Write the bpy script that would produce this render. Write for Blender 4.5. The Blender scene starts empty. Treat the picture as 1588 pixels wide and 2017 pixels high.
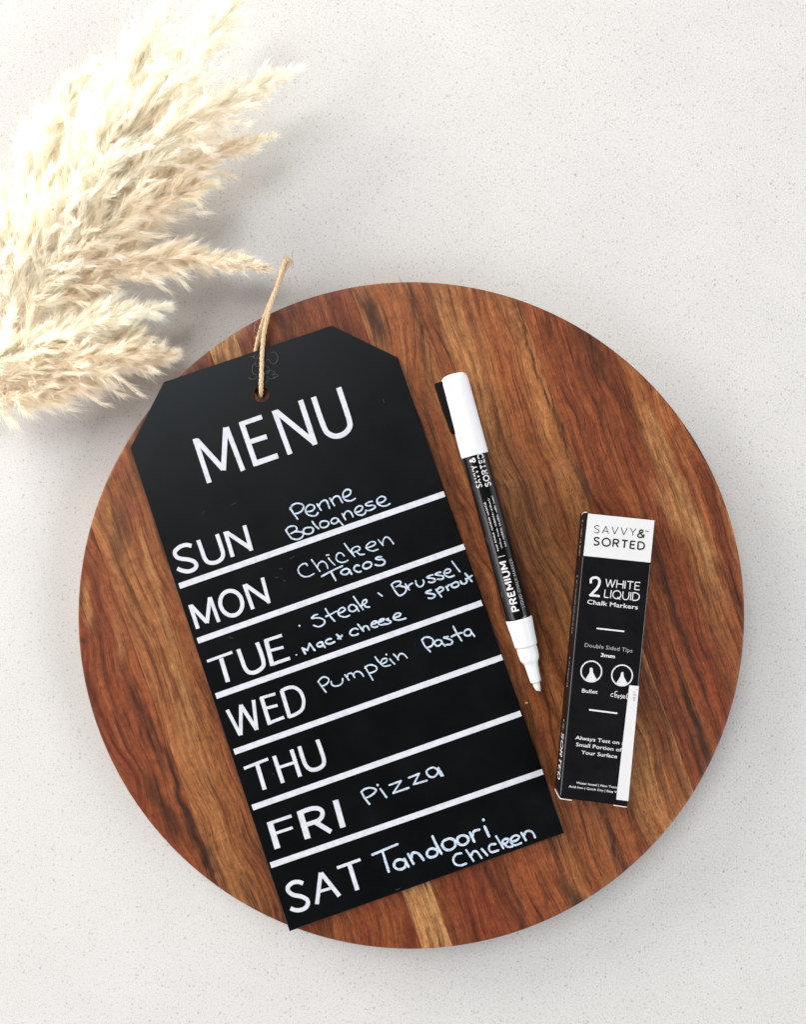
import bpy, bmesh, math, random
import numpy as np
from mathutils import Vector

# ------------------------------------------------------------------ scale
S = 0.000225          # metres per photograph pixel, measured on the top of the board
DIST = 1900.0         # camera height above the board top, in the same pixels
H = 80.0              # thickness of the board
CX, CY = 794.0, 1008.5
SC = bpy.context.scene
COL = SC.collection

# ------------------------------------------------------------------ camera
cam_data = bpy.data.cameras.new('camera')
cam_data.sensor_fit = 'VERTICAL'
cam_data.sensor_height = 24.0
cam_data.lens = 24.0 * DIST / 2017.0
cam_data.clip_start = 0.01
cam_data.clip_end = 50
cam = bpy.data.objects.new('camera', cam_data)
cam.location = (0, 0, (H + DIST) * S)
COL.objects.link(cam)
SC.camera = cam

# ------------------------------------------------------------------ room light
world = bpy.data.worlds.new('World')
SC.world = world
world.use_nodes = True
bg = world.node_tree.nodes['Background']
# the room: pale walls, brighter on the window side, under a dim ceiling
_nt = world.node_tree
_tc = _nt.nodes.new('ShaderNodeTexCoord')
_sx = _nt.nodes.new('ShaderNodeSeparateXYZ')
_nt.links.new(_tc.outputs['Generated'], _sx.inputs[0])
_el = _nt.nodes.new('ShaderNodeMapRange'); _el.interpolation_type = 'SMOOTHSTEP'
for k_, v_ in (('From Min', 0.40), ('From Max', 0.78), ('To Min', 1.0), ('To Max', 0.005)):
    _el.inputs[k_].default_value = v_
_nt.links.new(_sx.outputs['Z'], _el.inputs['Value'])
_dt = _nt.nodes.new('ShaderNodeVectorMath'); _dt.operation = 'DOT_PRODUCT'
_dt.inputs[1].default_value = (-0.8, 0.6, 0.0)
_nt.links.new(_tc.outputs['Generated'], _dt.inputs[0])
_az = _nt.nodes.new('ShaderNodeMapRange'); _az.interpolation_type = 'SMOOTHSTEP'
for k_, v_ in (('From Min', -0.7), ('From Max', 0.8), ('To Min', 1.15), ('To Max', 1.5)):
    _az.inputs[k_].default_value = v_
_nt.links.new(_dt.outputs['Value'], _az.inputs['Value'])
_mu = _nt.nodes.new('ShaderNodeMath'); _mu.operation = 'MULTIPLY'
_nt.links.new(_el.outputs[0], _mu.inputs[0]); _nt.links.new(_az.outputs[0], _mu.inputs[1])
_nt.links.new(_mu.outputs[0], bg.inputs['Strength'])
bg.inputs['Color'].default_value = (0.97, 0.965, 0.98, 1)

def area(name, az, el, dist, size, power, color):
    ld = bpy.data.lights.new(name, 'AREA')
    ld.shape = 'RECTANGLE'
    ld.size, ld.size_y = size
    ld.energy = power
    ld.color = color
    o = bpy.data.objects.new(name, ld)
    a, e = math.radians(az), math.radians(el)
    d = Vector((math.cos(e) * math.cos(a), math.cos(e) * math.sin(a), math.sin(e)))
    o.location = d * dist
    o.rotation_euler = (-d).to_track_quat('-Z', 'Y').to_euler()
    COL.objects.link(o)
    return o

area('window_light', 146, 15.5, 1.5, (1.05, 0.75), 40, (1.0, 0.955, 0.88))
area('high_fill_light', 128, 57, 3.2, (2.0, 1.5), 66, (1.0, 0.985, 0.97))  # broad unseen fill added high at the upper left
area('right_fill_light', -25, 32, 3.4, (2.6, 1.3), 82, (0.93, 0.965, 1.0))  # unseen fill added to brighten the right of the countertop
area('left_fill_light', 215, 32, 3.0, (2.2, 1.2), 22, (1.0, 0.93, 0.935))  # weak unseen fill added from the lower left

SC.cycles.max_bounces = 24
SC.cycles.diffuse_bounces = 12
SC.cycles.transmission_bounces = 20
SC.view_settings.view_transform = 'Standard'
SC.view_settings.look = 'None'
SC.view_settings.exposure = 0.0
SC.view_settings.gamma = 1.0
SC.view_settings.use_curve_mapping = False

# ------------------------------------------------------------------ helpers
def W(px, py, z=0.0):
    """point on the plane z (pixels above the board top)"""
    k = (DIST - z) / DIST * S
    return ((px - CX) * k, -(py - CY) * k, (H + z) * S)

def thing(name, label, cat, loc=(0, 0, 0), group=None):
    o = bpy.data.objects.new(name, None)
    o.empty_display_size = 0.02
    o.location = loc
    COL.objects.link(o)
    o['label'] = label
    o['category'] = cat
    if group:
        o['group'] = group
    return o

def origin_of(parent):
    p = Vector((0, 0, 0))
    while parent is not None:
        p += parent.location
        parent = parent.parent
    return p

def link(name, me, parent=None, label=None, kind=None, smooth=False):
    """mesh given in world coordinates -> object under its parent"""
    o = bpy.data.objects.new(name, me)
    COL.objects.link(o)
    if parent is not None:
        off = origin_of(parent)
        n = len(me.vertices)
        co = np.empty(n * 3, np.float32)
        me.vertices.foreach_get('co', co)
        co = co.reshape(-1, 3) - np.array(off, np.float32)
        me.vertices.foreach_set('co', co.ravel())
        o.parent = parent
    if label:
        o['label'] = label
    if kind:
        o['kind'] = kind
    if smooth:
        me.polygons.foreach_set('use_smooth', [True] * len(me.polygons))
    me.update()
    return o

def mesh(name, verts, faces, mats=()):
    me = bpy.data.meshes.new(name)
    me.from_pydata([tuple(v) for v in verts], [], faces)
    for m in (mats if isinstance(mats, (list, tuple)) else [mats]):
        me.materials.append(m)
    me.update()
    return me

def big_mesh(name, verts, quads, mat):
    me = bpy.data.meshes.new(name)
    nv, nf = len(verts), len(quads)
    me.vertices.add(nv)
    me.vertices.foreach_set('co', np.asarray(verts, np.float32).ravel())
    me.loops.add(nf * 4)
    me.loops.foreach_set('vertex_index', np.asarray(quads, np.int32).ravel())
    me.polygons.add(nf)
    me.polygons.foreach_set('loop_start', np.arange(0, nf * 4, 4, dtype=np.int32))
    me.polygons.foreach_set('loop_total', np.full(nf, 4, np.int32))
    me.materials.append(mat)
    me.update(calc_edges=True)
    me.validate()
    return me

class G:
    """collects strips and faces in world space"""
    def __init__(self):
        self.v, self.f = [], []
    def add(self, vs, fs):
        b = len(self.v)
        self.v += [tuple(p) for p in vs]
        self.f += [tuple(i + b for i in f) for f in fs]
    def box(self, c8):
        self.add(c8, [(3, 2, 1, 0), (4, 5, 6, 7), (0, 1, 5, 4), (1, 2, 6, 5), (2, 3, 7, 6), (3, 0, 4, 7)])

def catmull(pts, n=7):
    pts = [np.array(p, float) for p in pts]
    if len(pts) < 3:
        return pts
    closed = np.allclose(pts[0], pts[-1])
    ext = ([pts[-2]] if closed else [2 * pts[0] - pts[1]]) + pts + ([pts[1]] if closed else [2 * pts[-1] - pts[-2]])
    out = []
    for i in range(1, len(ext) - 2):
        p0, p1, p2, p3 = ext[i - 1], ext[i], ext[i + 1], ext[i + 2]
        for k in range(n):
            t = k / n
            out.append(0.5 * ((2 * p1) + (-p0 + p2) * t + (2 * p0 - 5 * p1 + 4 * p2 - p3) * t * t + (-p0 + 3 * p1 - 3 * p2 + p3) * t ** 3))
    out.append(pts[-1])
    return out

LIFT = [0.0]
def stroke(g, pts, width, mapper, smooth=True, cap='round', wob=0.0, rng=None):
    """a strip of ink of the given width along pts (photo pixels); self-crossings rise by microns"""
    p = catmull(pts) if smooth else [np.array(q, float) for q in pts]
    if not smooth:
        q = [p[0]]
        for a, b in zip(p[:-1], p[1:]):
            n = max(1, int(np.linalg.norm(b - a) / 6))
            for k in range(1, n + 1):
                q.append(a + (b - a) * k / n)
        p = q
    p = np.array(p)
    d = np.gradient(p, axis=0)
    d /= np.maximum(np.linalg.norm(d, axis=1, keepdims=True), 1e-9)
    nrm = np.stack([-d[:, 1], d[:, 0]], 1)
    n = len(p)
    hw = np.full(n, width / 2)
    if wob and rng is not None:
        ph = rng.uniform(0, 6.28, 3)
        x = np.linspace(0, 1, n) * max(1.0, n / 14)
        hw *= 1 + wob * (np.sin(x * 3.1 + ph[0]) * 0.6 + np.sin(x * 7.7 + ph[1]) * 0.4)
    LIFT[0] = (LIFT[0] + 0.013) % 0.11
    z = 0.16 + LIFT[0] + np.linspace(0, 0.05, n)
    vs = []
    for i in range(n):
        vs.append(mapper(p[i][0] + nrm[i][0] * hw[i], p[i][1] + nrm[i][1] * hw[i], z[i]))
        vs.append(mapper(p[i][0] - nrm[i][0] * hw[i], p[i][1] - nrm[i][1] * hw[i], z[i]))
    fs = [(2 * i, 2 * i + 2, 2 * i + 3, 2 * i + 1) for i in range(n - 1)]
    if cap == 'round':
        for end, sgn in ((0, -1), (n - 1, 1)):
            base = len(vs)
            m = 5
            for k in range(1, m):
                a = math.pi * k / m
                off = nrm[end] * math.cos(a) * hw[end] + d[end] * math.sin(a) * hw[end] * sgn
                vs.append(mapper(p[end][0] + off[0], p[end][1] + off[1], z[end]))
            poly = [2 * end] + [base + k for k in range(m - 1)] + [2 * end + 1]
            fs.append(tuple(poly))
    g.add(vs, fs)

def from_crop(ox, oy, sc):
    def f(pts):
        return [(ox + x / sc, oy + y / sc) for x, y in pts]
    return f

def dot(g, x, y, r, mapper):
    LIFT[0] = (LIFT[0] + 0.013) % 0.11
    vs = [mapper(x + r * math.cos(a), y + r * math.sin(a), 0.18 + LIFT[0]) for a in [i * math.pi / 6 for i in range(12)]]
    g.add(vs, [tuple(range(12))])

# ------------------------------------------------------------------ node helpers
def new_mat(name, base=(0.5, 0.5, 0.5), rough=0.5, spec=0.5, metallic=0.0):
    m = bpy.data.materials.new(name)
    m.use_nodes = True
    b = m.node_tree.nodes['Principled BSDF']
    b.inputs['Base Color'].default_value = (*base, 1)
    b.inputs['Roughness'].default_value = rough
    b.inputs['Specular IOR Level'].default_value = spec
    b.inputs['Metallic'].default_value = metallic
    return m, m.node_tree, b

def node(nt, typ, **kw):
    n = nt.nodes.new(typ)
    for k, v in kw.items():
        if k in n.inputs.keys():
            n.inputs[k].default_value = v
        else:
            setattr(n, k, v)
    return n

def coords(nt, scale=(1, 1, 1), rot=(0, 0, 0), kind='Object'):
    tc = nt.nodes.new('ShaderNodeTexCoord')
    mp = nt.nodes.new('ShaderNodeMapping')
    mp.inputs['Scale'].default_value = scale
    mp.inputs['Rotation'].default_value = rot
    nt.links.new(tc.outputs[kind], mp.inputs['Vector'])
    return mp.outputs['Vector']

def ramp(nt, fac, stops, interp='LINEAR'):
    r = nt.nodes.new('ShaderNodeValToRGB')
    r.color_ramp.interpolation = interp
    els = r.color_ramp.elements
    while len(els) < len(stops):
        els.new(0.5)
    for e, (p, c) in zip(els, stops):
        e.position = p
        e.color = (*c, 1) if len(c) == 3 else c
    nt.links.new(fac, r.inputs['Fac'])
    return r.outputs['Color']

def mix(nt, a, b, fac, mode='MIX'):
    n = nt.nodes.new('ShaderNodeMix')
    n.data_type = 'RGBA'
    n.blend_type = mode
    for sock, val in (('A', a), ('B', b)):
        i = [s for s in n.inputs if s.name == sock and s.type == 'RGBA'][0]
        if isinstance(val, tuple):
            i.default_value = (*val, 1)
        else:
            nt.links.new(val, i)
    if isinstance(fac, float):
        n.inputs[0].default_value = fac
    else:
        nt.links.new(fac, n.inputs[0])
    return [s for s in n.outputs if s.type == 'RGBA'][0]

def mathn(nt, op, a, b=None, c=None):
    n = nt.nodes.new('ShaderNodeMath')
    n.operation = op
    for i, v in enumerate((a, b, c)):
        if v is None:
            continue
        if isinstance(v, (int, float)):
            n.inputs[i].default_value = v
        else:
            nt.links.new(v, n.inputs[i])
    return n.outputs[0]

def bump(nt, bsdf, height, strength, dist):
    b = nt.nodes.new('ShaderNodeBump')
    b.inputs['Strength'].default_value = strength
    b.inputs['Distance'].default_value = dist
    nt.links.new(height, b.inputs['Height'])
    nt.links.new(b.outputs['Normal'], bsdf.inputs['Normal'])

# ------------------------------------------------------------------ countertop: white quartz with fine grey flecks
m_quartz, nt, b = new_mat('quartz', (0.8, 0.79, 0.77), 0.42, 0.18)
co = coords(nt)
cloud = node(nt, 'ShaderNodeTexNoise', Scale=26.0, Detail=4.0, Roughness=0.6)
nt.links.new(co, cloud.inputs['Vector'])
base = ramp(nt, cloud.outputs['Fac'], [(0.35, (0.500, 0.494, 0.482)), (0.65, (0.518, 0.511, 0.500))])
grain = node(nt, 'ShaderNodeTexNoise', Scale=1500.0, Detail=2.0, Roughness=0.7)
nt.links.new(co, grain.inputs['Vector'])
base = mix(nt, base, ramp(nt, grain.outputs['Fac'], [(0.36, (0.76, 0.76, 0.76)), (0.5, (1.0, 1.0, 1.0)), (0.66, (1.05, 1.05, 1.04))]), 0.8, 'MULTIPLY')
for px, thr, keep, colr, amt in ((5.0, 0.30, 0.5, (0.30, 0.29, 0.28), 0.75), (9.0, 0.25, 0.4, (0.24, 0.23, 0.22), 0.6),
                                 (46.0, 0.040, 0.30, (0.16, 0.15, 0.145), 0.55)):
    v = node(nt, 'ShaderNodeTexVoronoi', Scale=1.0 / (px * S), Randomness=1.0)
    wob = node(nt, 'ShaderNodeTexNoise', Scale=420.0, Detail=1.0)
    nt.links.new(co, wob.inputs['Vector'])
    nt.links.new(co, v.inputs['Vector'])
    d = mathn(nt, 'ADD', v.outputs['Distance'], mathn(nt, 'MULTIPLY', mathn(nt, 'SUBTRACT', wob.outputs['Fac'], 0.5), thr * 1.4))
    inside = nt.nodes.new('ShaderNodeMapRange')
    inside.inputs['From Min'].default_value = thr * 0.6
    inside.inputs['From Max'].default_value = thr * 1.25
    inside.inputs['To Min'].default_value = 1.0
    inside.inputs['To Max'].default_value = 0.0
    nt.links.new(d, inside.inputs['Value'])
    sep = nt.nodes.new('ShaderNodeSeparateColor')
    nt.links.new(v.outputs['Color'], sep.inputs[0])
    pick = mathn(nt, 'LESS_THAN', sep.outputs[0], keep)
    f = mathn(nt, 'MULTIPLY', mathn(nt, 'MULTIPLY', inside.outputs[0], pick), mathn(nt, 'MULTIPLY', sep.outputs[1], amt))
    base = mix(nt, base, colr, f)
nt.links.new(base, b.inputs['Base Color'])
bump(nt, b, grain.outputs['Fac'], 0.05, 0.0002)

zt = 0.0
q = 1.1
gt = G()
gt.box([(-q, -q, -0.02), (q, -q, -0.02), (q, q, -0.02), (-q, q, -0.02), (-q, -q, zt), (q, -q, zt), (q, q, zt), (-q, q, zt)])
top = link('countertop', mesh('countertop', gt.v, gt.f, m_quartz), kind='structure')

# ------------------------------------------------------------------ round board of glued planks
BX, BY, R = 810.5, 1212.5, 657.5
ANG = math.radians(19.6)
CA, SA = math.cos(ANG), math.sin(ANG)

def lattice(seed):
    rs = np.random.RandomState(seed)
    t = rs.rand(256, 256)
    def f(x, y):
        xi, yi = np.floor(x).astype(int), np.floor(y).astype(int)
        fx, fy = x - xi, y - yi
        fx, fy = fx * fx * (3 - 2 * fx), fy * fy * (3 - 2 * fy)
        a = t[xi % 256, yi % 256]; bb = t[(xi + 1) % 256, yi % 256]
        c = t[xi % 256, (yi + 1) % 256]; dd = t[(xi + 1) % 256, (yi + 1) % 256]
        return (a * (1 - fx) + bb * fx) * (1 - fy) + (c * (1 - fx) + dd * fx) * fy
    return f
N1, N2, N3, N4 = lattice(3), lattice(11), lattice(23), lattice(37)

def srgb(c):
    return np.array([((x / 255) / 12.92 if x / 255 <= 0.04045 else ((x / 255 + 0.055) / 1.055) ** 2.4) for x in c])

DARK, DEEP, RED, MID, TAN, PALE = (srgb(c) * np.array([0.565, 0.555, 0.485]) for c in ((52, 30, 22), (104, 48, 26), (136, 65, 37), (152, 86, 49), (180, 122, 76), (212, 166, 116)))

# planks: u from, u to, base colour, second colour, contrast, seed
PLANKS = [
    (-657, -536, MID, RED, 0.8, 1), (-536, -418, MID, TAN, 0.7, 2), (-418, -318, MID, RED, 0.9, 3),
    (-318, -200, RED, MID, 0.9, 4), (-200, -142, PALE, TAN, 0.35, 5), (-142, 104, MID, RED, 0.9, 6),
    (104, 210, MID, TAN, 0.8, 7), (210, 408, TAN, MID, 0.9, 8), (408, 545, MID, RED, 0.8, 9), (545, 657, TAN, MID, 1.1, 10)]

# darker heartwood streaks and knots: x, y, length, width, angle from vertical in degrees, strength
STREAKS = [
    (735, 625, 95, 26, 22, 1.0), (702, 590, 60, 10, 18, 0.6), (825, 650, 200, 9, 12, 0.85), (1062, 740, 260, 5, 20, 1.0),
    (1112, 860, 120, 5, 21, 1.0), (1150, 950, 80, 20, 16, 0.75), (1010, 640, 120, 7, 18, 0.5), (1165, 690, 150, 26, 30, 0.5),
    (1200, 740, 200, 14, 24, 0.6), (1255, 830, 240, 9, 24, 0.55), (1175, 660, 60, 30, 30, 0.5), (1320, 900, 240, 7, 22, 0.5),
    (1290, 1080, 200, 16, 20, 0.55), (1320, 1180, 180, 18, 18, 0.6), (1355, 1280, 200, 12, 20, 0.7), (1368, 1420, 170, 13, 22, 1.0),
    (1392, 1490, 60, 16, 26, 0.7), (1300, 1390, 120, 8, 20, 0.5), (1205, 1650, 190, 9, 22, 1.0), (1265, 1600, 160, 6, 22, 0.6),
    (1150, 1700, 160, 10, 20, 0.4), (1130, 1770, 100, 26, 30, 0.8), (1148, 1785, 50, 20, 50, 0.9), (350, 1560, 240, 14, 20, 0.95),
    (322, 1590, 170, 34, 30, 0.8), (390, 1655, 170, 15, 22, 1.0), (300, 1460, 160, 14, 16, 0.7), (270, 1400, 120, 10, 10, 0.5),
    (250, 1000, 200, 34, -2, 0.45), (232, 1050, 120, 26, 0, 0.35), (420, 1720, 120, 9, 20, 0.8), (545, 1810, 60, 7, 18, 0.7),
    (562, 1825, 50, 5, 18, 0.8), (960, 1720, 80, 9, 20, 0.9), (950, 1745, 60, 8, 14, 0.6), (1000, 1755, 130, 26, 14, 0.5),
    (900, 850, 300, 12, 15, 0.35), (980, 960, 220, 10, 18, 0.45), (1005, 1060, 260, 12, 17, 0.55), (1080, 1260, 200, 9, 20, 0.65),
    (1090, 1400, 120, 8, 34, 0.8), (860, 880, 240, 12, 16, 0.55), (925, 1060, 300, 10, 16, 0.45), (980, 1280, 260, 12, 17, 0.5),
    (560, 640, 60, 10, 25, 0.5), (390, 720, 60, 18, 50, 0.7), (300, 860, 60, 10, 30, 0.5), (161, 1262, 14, 10, 80, 0.9),
    (1060, 1450, 160, 10, 20, 0.5), (1075, 1600, 160, 8, 18, 0.5), (640, 1830, 70, 22, 14, 0.4), (1180, 1480, 160, 10, 18, 0.3),
    (1030, 1810, 130, 14, 12, 0.6), (1075, 1780, 130, 8, 16, 0.5), (1390, 1180, 200, 8, 16, 0.4), (1420, 1320, 160, 8, 14, 0.4),
    (190, 1180, 150, 26, 8, 0.3), (245, 1300, 160, 18, 12, 0.35), (640, 580, 60, 8, 20, 0.35), (770, 575, 40, 10, 16, 0.4)]
# lighter sapwood bands
LIGHTS = [(1335, 960, 300, 30, 26, 0.8), (1390, 1090, 220, 24, 18, 0.8), (1300, 850, 120, 14, 30, 0.6), (1320, 1000, 120, 34, 30, 0.6),
          (315, 1190, 260, 12, 14, 0.7), (350, 1330, 260, 12, 18, 0.75), (385, 1480, 200, 10, 20, 0.6), (290, 1100, 120, 10, 8, 0.5),
          (455, 640, 60, 26, 50, 0.7), (168, 1190, 90, 14, 4, 0.7), (950, 800, 400, 50, 16, 0.25), (1100, 1150, 300, 60, 18, 0.3),
          (880, 640, 160, 30, 16, 0.3), (490, 1815, 80, 22, 20, 0.3), (262, 870, 40, 9, 25, 0.9), (1250, 1500, 200, 60, 16, 0.25), (232, 1260, 120, 20, 10, 0.35)]

def wood_color(u, v, pl):
    u0, u1, ca, cb, con, seed = pl
    x = BX + u * CA + v * SA
    y = BY - u * SA + v * CA
    so = seed * 17.3
    warp = (N1(v / 190 + so, u / 220 + so) - 0.5) * 46 + (N2(v / 70 + so, u / 90) - 0.5) * 14
    uu = u + warp
    band = (N2(uu / 26 + so, v / 800 + so) * 0.55 + N3(uu / 11 + so, v / 420) * 0.3 + N4(uu / 5.5 + so, v / 260) * 0.15)
    t = np.clip((band - 0.5) * 2.4 * con + 0.5, 0, 1)[:, None]
    col = ca * (1 - t) + cb * t
    dk = np.clip((N3(uu / 12 + so * 2, v / 330 + 7) - 0.60) * 3.4, 0, 1)[:, None] * 0.75 * con
    col = col * (1 - dk) + DEEP * dk
    patch = (N1(u / 150 + so, v / 260 + so) - 0.5)[:, None]
    col = col * (1 + patch * 0.45)
    wx = x + (N1(y / 28, x / 300) - 0.5) * 12 + (N2(y / 11, x / 200) - 0.5) * 5
    for lst, target in ((LIGHTS, None), (STREAKS, DARK)):
        for sx, sy, ln, wd, an, st in lst:
            a = math.radians(an)
            dx, dy = wx - sx, y - sy
            al = dx * math.sin(a) + dy * math.cos(a)
            ac = dx * math.cos(a) - dy * math.sin(a)
            m = np.exp(-(np.abs(al) / (ln * 0.5)) ** 4) * np.exp(-(np.abs(ac) / (wd * 0.5)) ** 2.4)
            m = (m * st * 0.92)[:, None]
            tg = (TAN * 0.5 + PALE * 0.5) if target is None else DARK
            col = col * (1 - m) + tg * m
    return np.clip(col, 0, 1)

def wood_material():
    m, nt, b = new_mat('acacia_wood', (0.3, 0.12, 0.05), 0.5, 0.3)
    at = node(nt, 'ShaderNodeAttribute', attribute_name='wood')
    uv = node(nt, 'ShaderNodeUVMap', uv_map='grain')
    def tex(sx, sy, detail, rough=0.6, dist=0.0):
        mp = nt.nodes.new('ShaderNodeMapping')
        mp.inputs['Scale'].default_value = (sx, sy, 1)
        nt.links.new(uv.outputs['UV'], mp.inputs['Vector'])
        n = node(nt, 'ShaderNodeTexNoise', Scale=1.0, Detail=detail, Roughness=rough, Distortion=dist)
        nt.links.new(mp.outputs['Vector'], n.inputs['Vector'])
        return n.outputs['Fac']
    # uv unit = 100 photo pixels; x across the grain
    fib = tex(26, 2.2, 5, 0.7, 0.5)
    fib2 = tex(70, 5.0, 3, 0.7, 0.2)
    pores = tex(48, 4.5, 2, 0.55, 0.15)
    figure = tex(3.2, 1.4, 4, 0.6, 1.2)
    cross = tex(4.0, 18.0, 3, 0.6, 0.8)
    lines = tex(13, 0.55, 4, 0.62, 0.6)
    mott = tex(9, 7, 4, 0.7, 0.8)
    veins = tex(5.5, 0.42, 3, 0.6, 0.9)
    c = mix(nt, at.outputs['Color'], ramp(nt, fib, [(0.30, (0.60, 0.50, 0.44)), (0.50, (1, 1, 1)), (0.72, (1.28, 1.32, 1.36))]), 0.62, 'MULTIPLY')
    c = mix(nt, c, ramp(nt, fib2, [(0.32, (0.62, 0.56, 0.50)), (0.52, (1, 1, 1)), (0.70, (1.30, 1.32, 1.34))]), 0.55, 'MULTIPLY')
    c = mix(nt, c, ramp(nt, figure, [(0.30, (0.70, 0.62, 0.56)), (0.55, (1, 1, 1)), (0.75, (1.18, 1.18, 1.16))]), 0.75, 'MULTIPLY')
    c = mix(nt, c, ramp(nt, cross, [(0.35, (0.86, 0.84, 0.82)), (0.6, (1.08, 1.08, 1.08))]), 0.6, 'MULTIPLY')
    c = mix(nt, c, ramp(nt, pores, [(0.315, (0.30, 0.22, 0.18)), (0.375, (1, 1, 1))]), 0.8, 'MULTIPLY')
    c = mix(nt, c, ramp(nt, lines, [(0.32, (0.30, 0.22, 0.19)), (0.42, (0.76, 0.71, 0.67)), (0.52, (1, 1, 1)), (0.68, (1.30, 1.32, 1.34))]), 0.85, 'MULTIPLY')
    c = mix(nt, c, ramp(nt, veins, [(0.33, (0.36, 0.28, 0.25)), (0.40, (0.82, 0.78, 0.74)), (0.50, (1, 1, 1)), (0.66, (1.25, 1.27, 1.30))]), 0.7, 'MULTIPLY')
    c = mix(nt, c, ramp(nt, mott, [(0.30, (0.66, 0.60, 0.55)), (0.5, (1, 1, 1)), (0.70, (1.28, 1.30, 1.34))]), 0.7, 'MULTIPLY')
    nt.links.new(c, b.inputs['Base Color'])
    nt.links.new(mathn(nt, 'MULTIPLY_ADD', fib, 0.2, 0.38), b.inputs['Roughness'])
    bump(nt, b, mathn(nt, 'ADD', mathn(nt, 'MULTIPLY', fib, 0.6), pores), 0.25, 0.00015)
    return m
m_wood = wood_material()

bc = W(BX, BY, -H)
board = thing('round_serving_board', 'round reddish brown wooden serving board of glued planks lying on the pale countertop', 'serving board', (bc[0], bc[1], 0))
BEV = 3.5
def z_of(r):
    d = r - (R - BEV)
    return np.where(d <= 0, 0.0, -(BEV - np.sqrt(np.maximum(BEV ** 2 - np.clip(d, 0, BEV) ** 2, 0))))
for pl in PLANKS:
    u0, u1 = pl[0], pl[1]
    lo = max(-R * 0.99995, u0 + (0.10 if u0 > -650 else 0))
    hi = min(R * 0.99995, u1 - (0.10 if u1 < 650 else 0))
    a0, a1 = math.asin(lo / R), math.asin(hi / R)
    nc = max(8, int((a1 - a0) / 0.0075))
    us = R * np.sin(np.linspace(a0, a1, nc))
    us = np.concatenate([[us[0]], [us[0] + 0.8], us[1:-1], [us[-1] - 0.8], [us[-1]]])
    us = np.sort(us)
    nr = 96
    tt = np.linspace(-1, 1, nr)
    rims = [R - BEV * 0.6, R - BEV * 0.25, R - BEV * 0.06, R]
    prof_v, prof_z = [], []
    for u in us:
        Vb = math.sqrt(max((R - BEV) ** 2 - u * u, 0))
        side = [math.sqrt(max(k * k - u * u, 0)) for k in rims]
        VR = side[-1]
        v = [-VR, -VR] + [-s for s in side[::-1]] + list(tt * Vb) + side + [VR, VR]
        r = np.hypot(u, np.array(v))
        z = z_of(r)
        z[0] = z[-1] = -H + 1.5
        z[1] = z[-2] = -H * 0.5
        prof_v.append(v); prof_z.append(z)
    V = np.array(prof_v); Z = np.array(prof_z)
    Z[0, 2:-2] -= 0.3 if u0 > -650 else 0
    Z[-1, 2:-2] -= 0.3 if u1 < 650 else 0
    U = np.repeat(us[:, None], V.shape[1], 1)
    nC, nP = V.shape
    X = BX + U * CA + V * SA
    Y = BY - U * SA + V * CA
    co3 = np.stack([(X - CX) * S, -(Y - CY) * S, (H + Z) * S], -1).reshape(-1, 3)
    idx = np.arange(nC * nP).reshape(nC, nP)
    quads = np.stack([idx[:-1, :-1], idx[:-1, 1:], idx[1:, 1:], idx[1:, :-1]], -1).reshape(-1, 4)[:, ::-1]
    faces = [tuple(int(i) for i in f) for f in quads]
    faces += [tuple(int(i) for i in (idx[c, 0], idx[c, -1], idx[c + 1, -1], idx[c + 1, 0]))[::-1] for c in range(nC - 1)]
    faces.append(tuple(int(i) for i in idx[0, :])[::-1])
    faces.append(tuple(int(i) for i in idx[-1, :]))
    me = mesh('plank', co3, faces, m_wood)
    me.polygons.foreach_set('use_smooth', [True] * (len(faces) - 2) + [False, False])
    col = wood_color(U.ravel(), V.ravel(), pl)
    ca_ = me.color_attributes.new('wood', 'FLOAT_COLOR', 'POINT')
    ca_.data.foreach_set('color', np.concatenate([col, np.ones((len(col), 1))], 1).ravel())
    # the grain wanders a little, so its coordinates are bent the same way
    seed = pl[5] * 17.3
    warp = (N1(V / 190 + seed, U / 220 + seed) - 0.5) * 46 + (N2(V / 70 + seed, U / 90) - 0.5) * 14
    guv = np.stack([((U + warp) / 100 + seed).ravel(), (V / 100 + seed * 3 - Z / 100).ravel()], 1)
    uvl = me.uv_layers.new(name='grain')
    li = np.empty(len(me.loops), np.int32)
    me.loops.foreach_get('vertex_index', li)
    uvl.data.foreach_set('uv', guv[li].ravel())
    link('plank', me, board)

# ------------------------------------------------------------------ the menu sign
ZS = 13.0
m_chalk, nt, b = new_mat('chalkboard_black', (0.0045, 0.0046, 0.005), 0.36, 0.28)
co = coords(nt)
n1 = node(nt, 'ShaderNodeTexNoise', Scale=1400.0, Detail=3.0)
n2 = node(nt, 'ShaderNodeTexNoise', Scale=45.0, Detail=5.0, Roughness=0.65)
for n in (n1, n2):
    nt.links.new(co, n.inputs['Vector'])
nt.links.new(ramp(nt, n2.outputs['Fac'], [(0.35, (0.0006, 0.0007, 0.0009)), (0.62, (0.0010, 0.0011, 0.0014)), (0.8, (0.0028, 0.0028, 0.0031))]), b.inputs['Base Color'])
nt.links.new(mathn(nt, 'MULTIPLY_ADD', n2.outputs['Fac'], 0.12, 0.28), b.inputs['Roughness'])
bump(nt, b, n1.outputs['Fac'], 0.12, 0.00008)
b.inputs['Specular Tint'].default_value = (0.82, 0.93, 1.0, 1)
m_mdf, nt, b = new_mat('raw_fibreboard', (0.085, 0.032, 0.014), 0.8, 0.1)
m_vinyl, nt, b = new_mat('white_vinyl', (0.72, 0.73, 0.77), 0.45, 0.3)
co = coords(nt)
n1 = node(nt, 'ShaderNodeTexNoise', Scale=300.0, Detail=4.0, Roughness=0.7)
nt.links.new(co, n1.inputs['Vector'])
nt.links.new(ramp(nt, n1.outputs['Fac'], [(0.3, (0.40, 0.41, 0.45)), (0.5, (0.47, 0.48, 0.53)), (0.7, (0.52, 0.53, 0.57))]), b.inputs['Base Color'])
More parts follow.
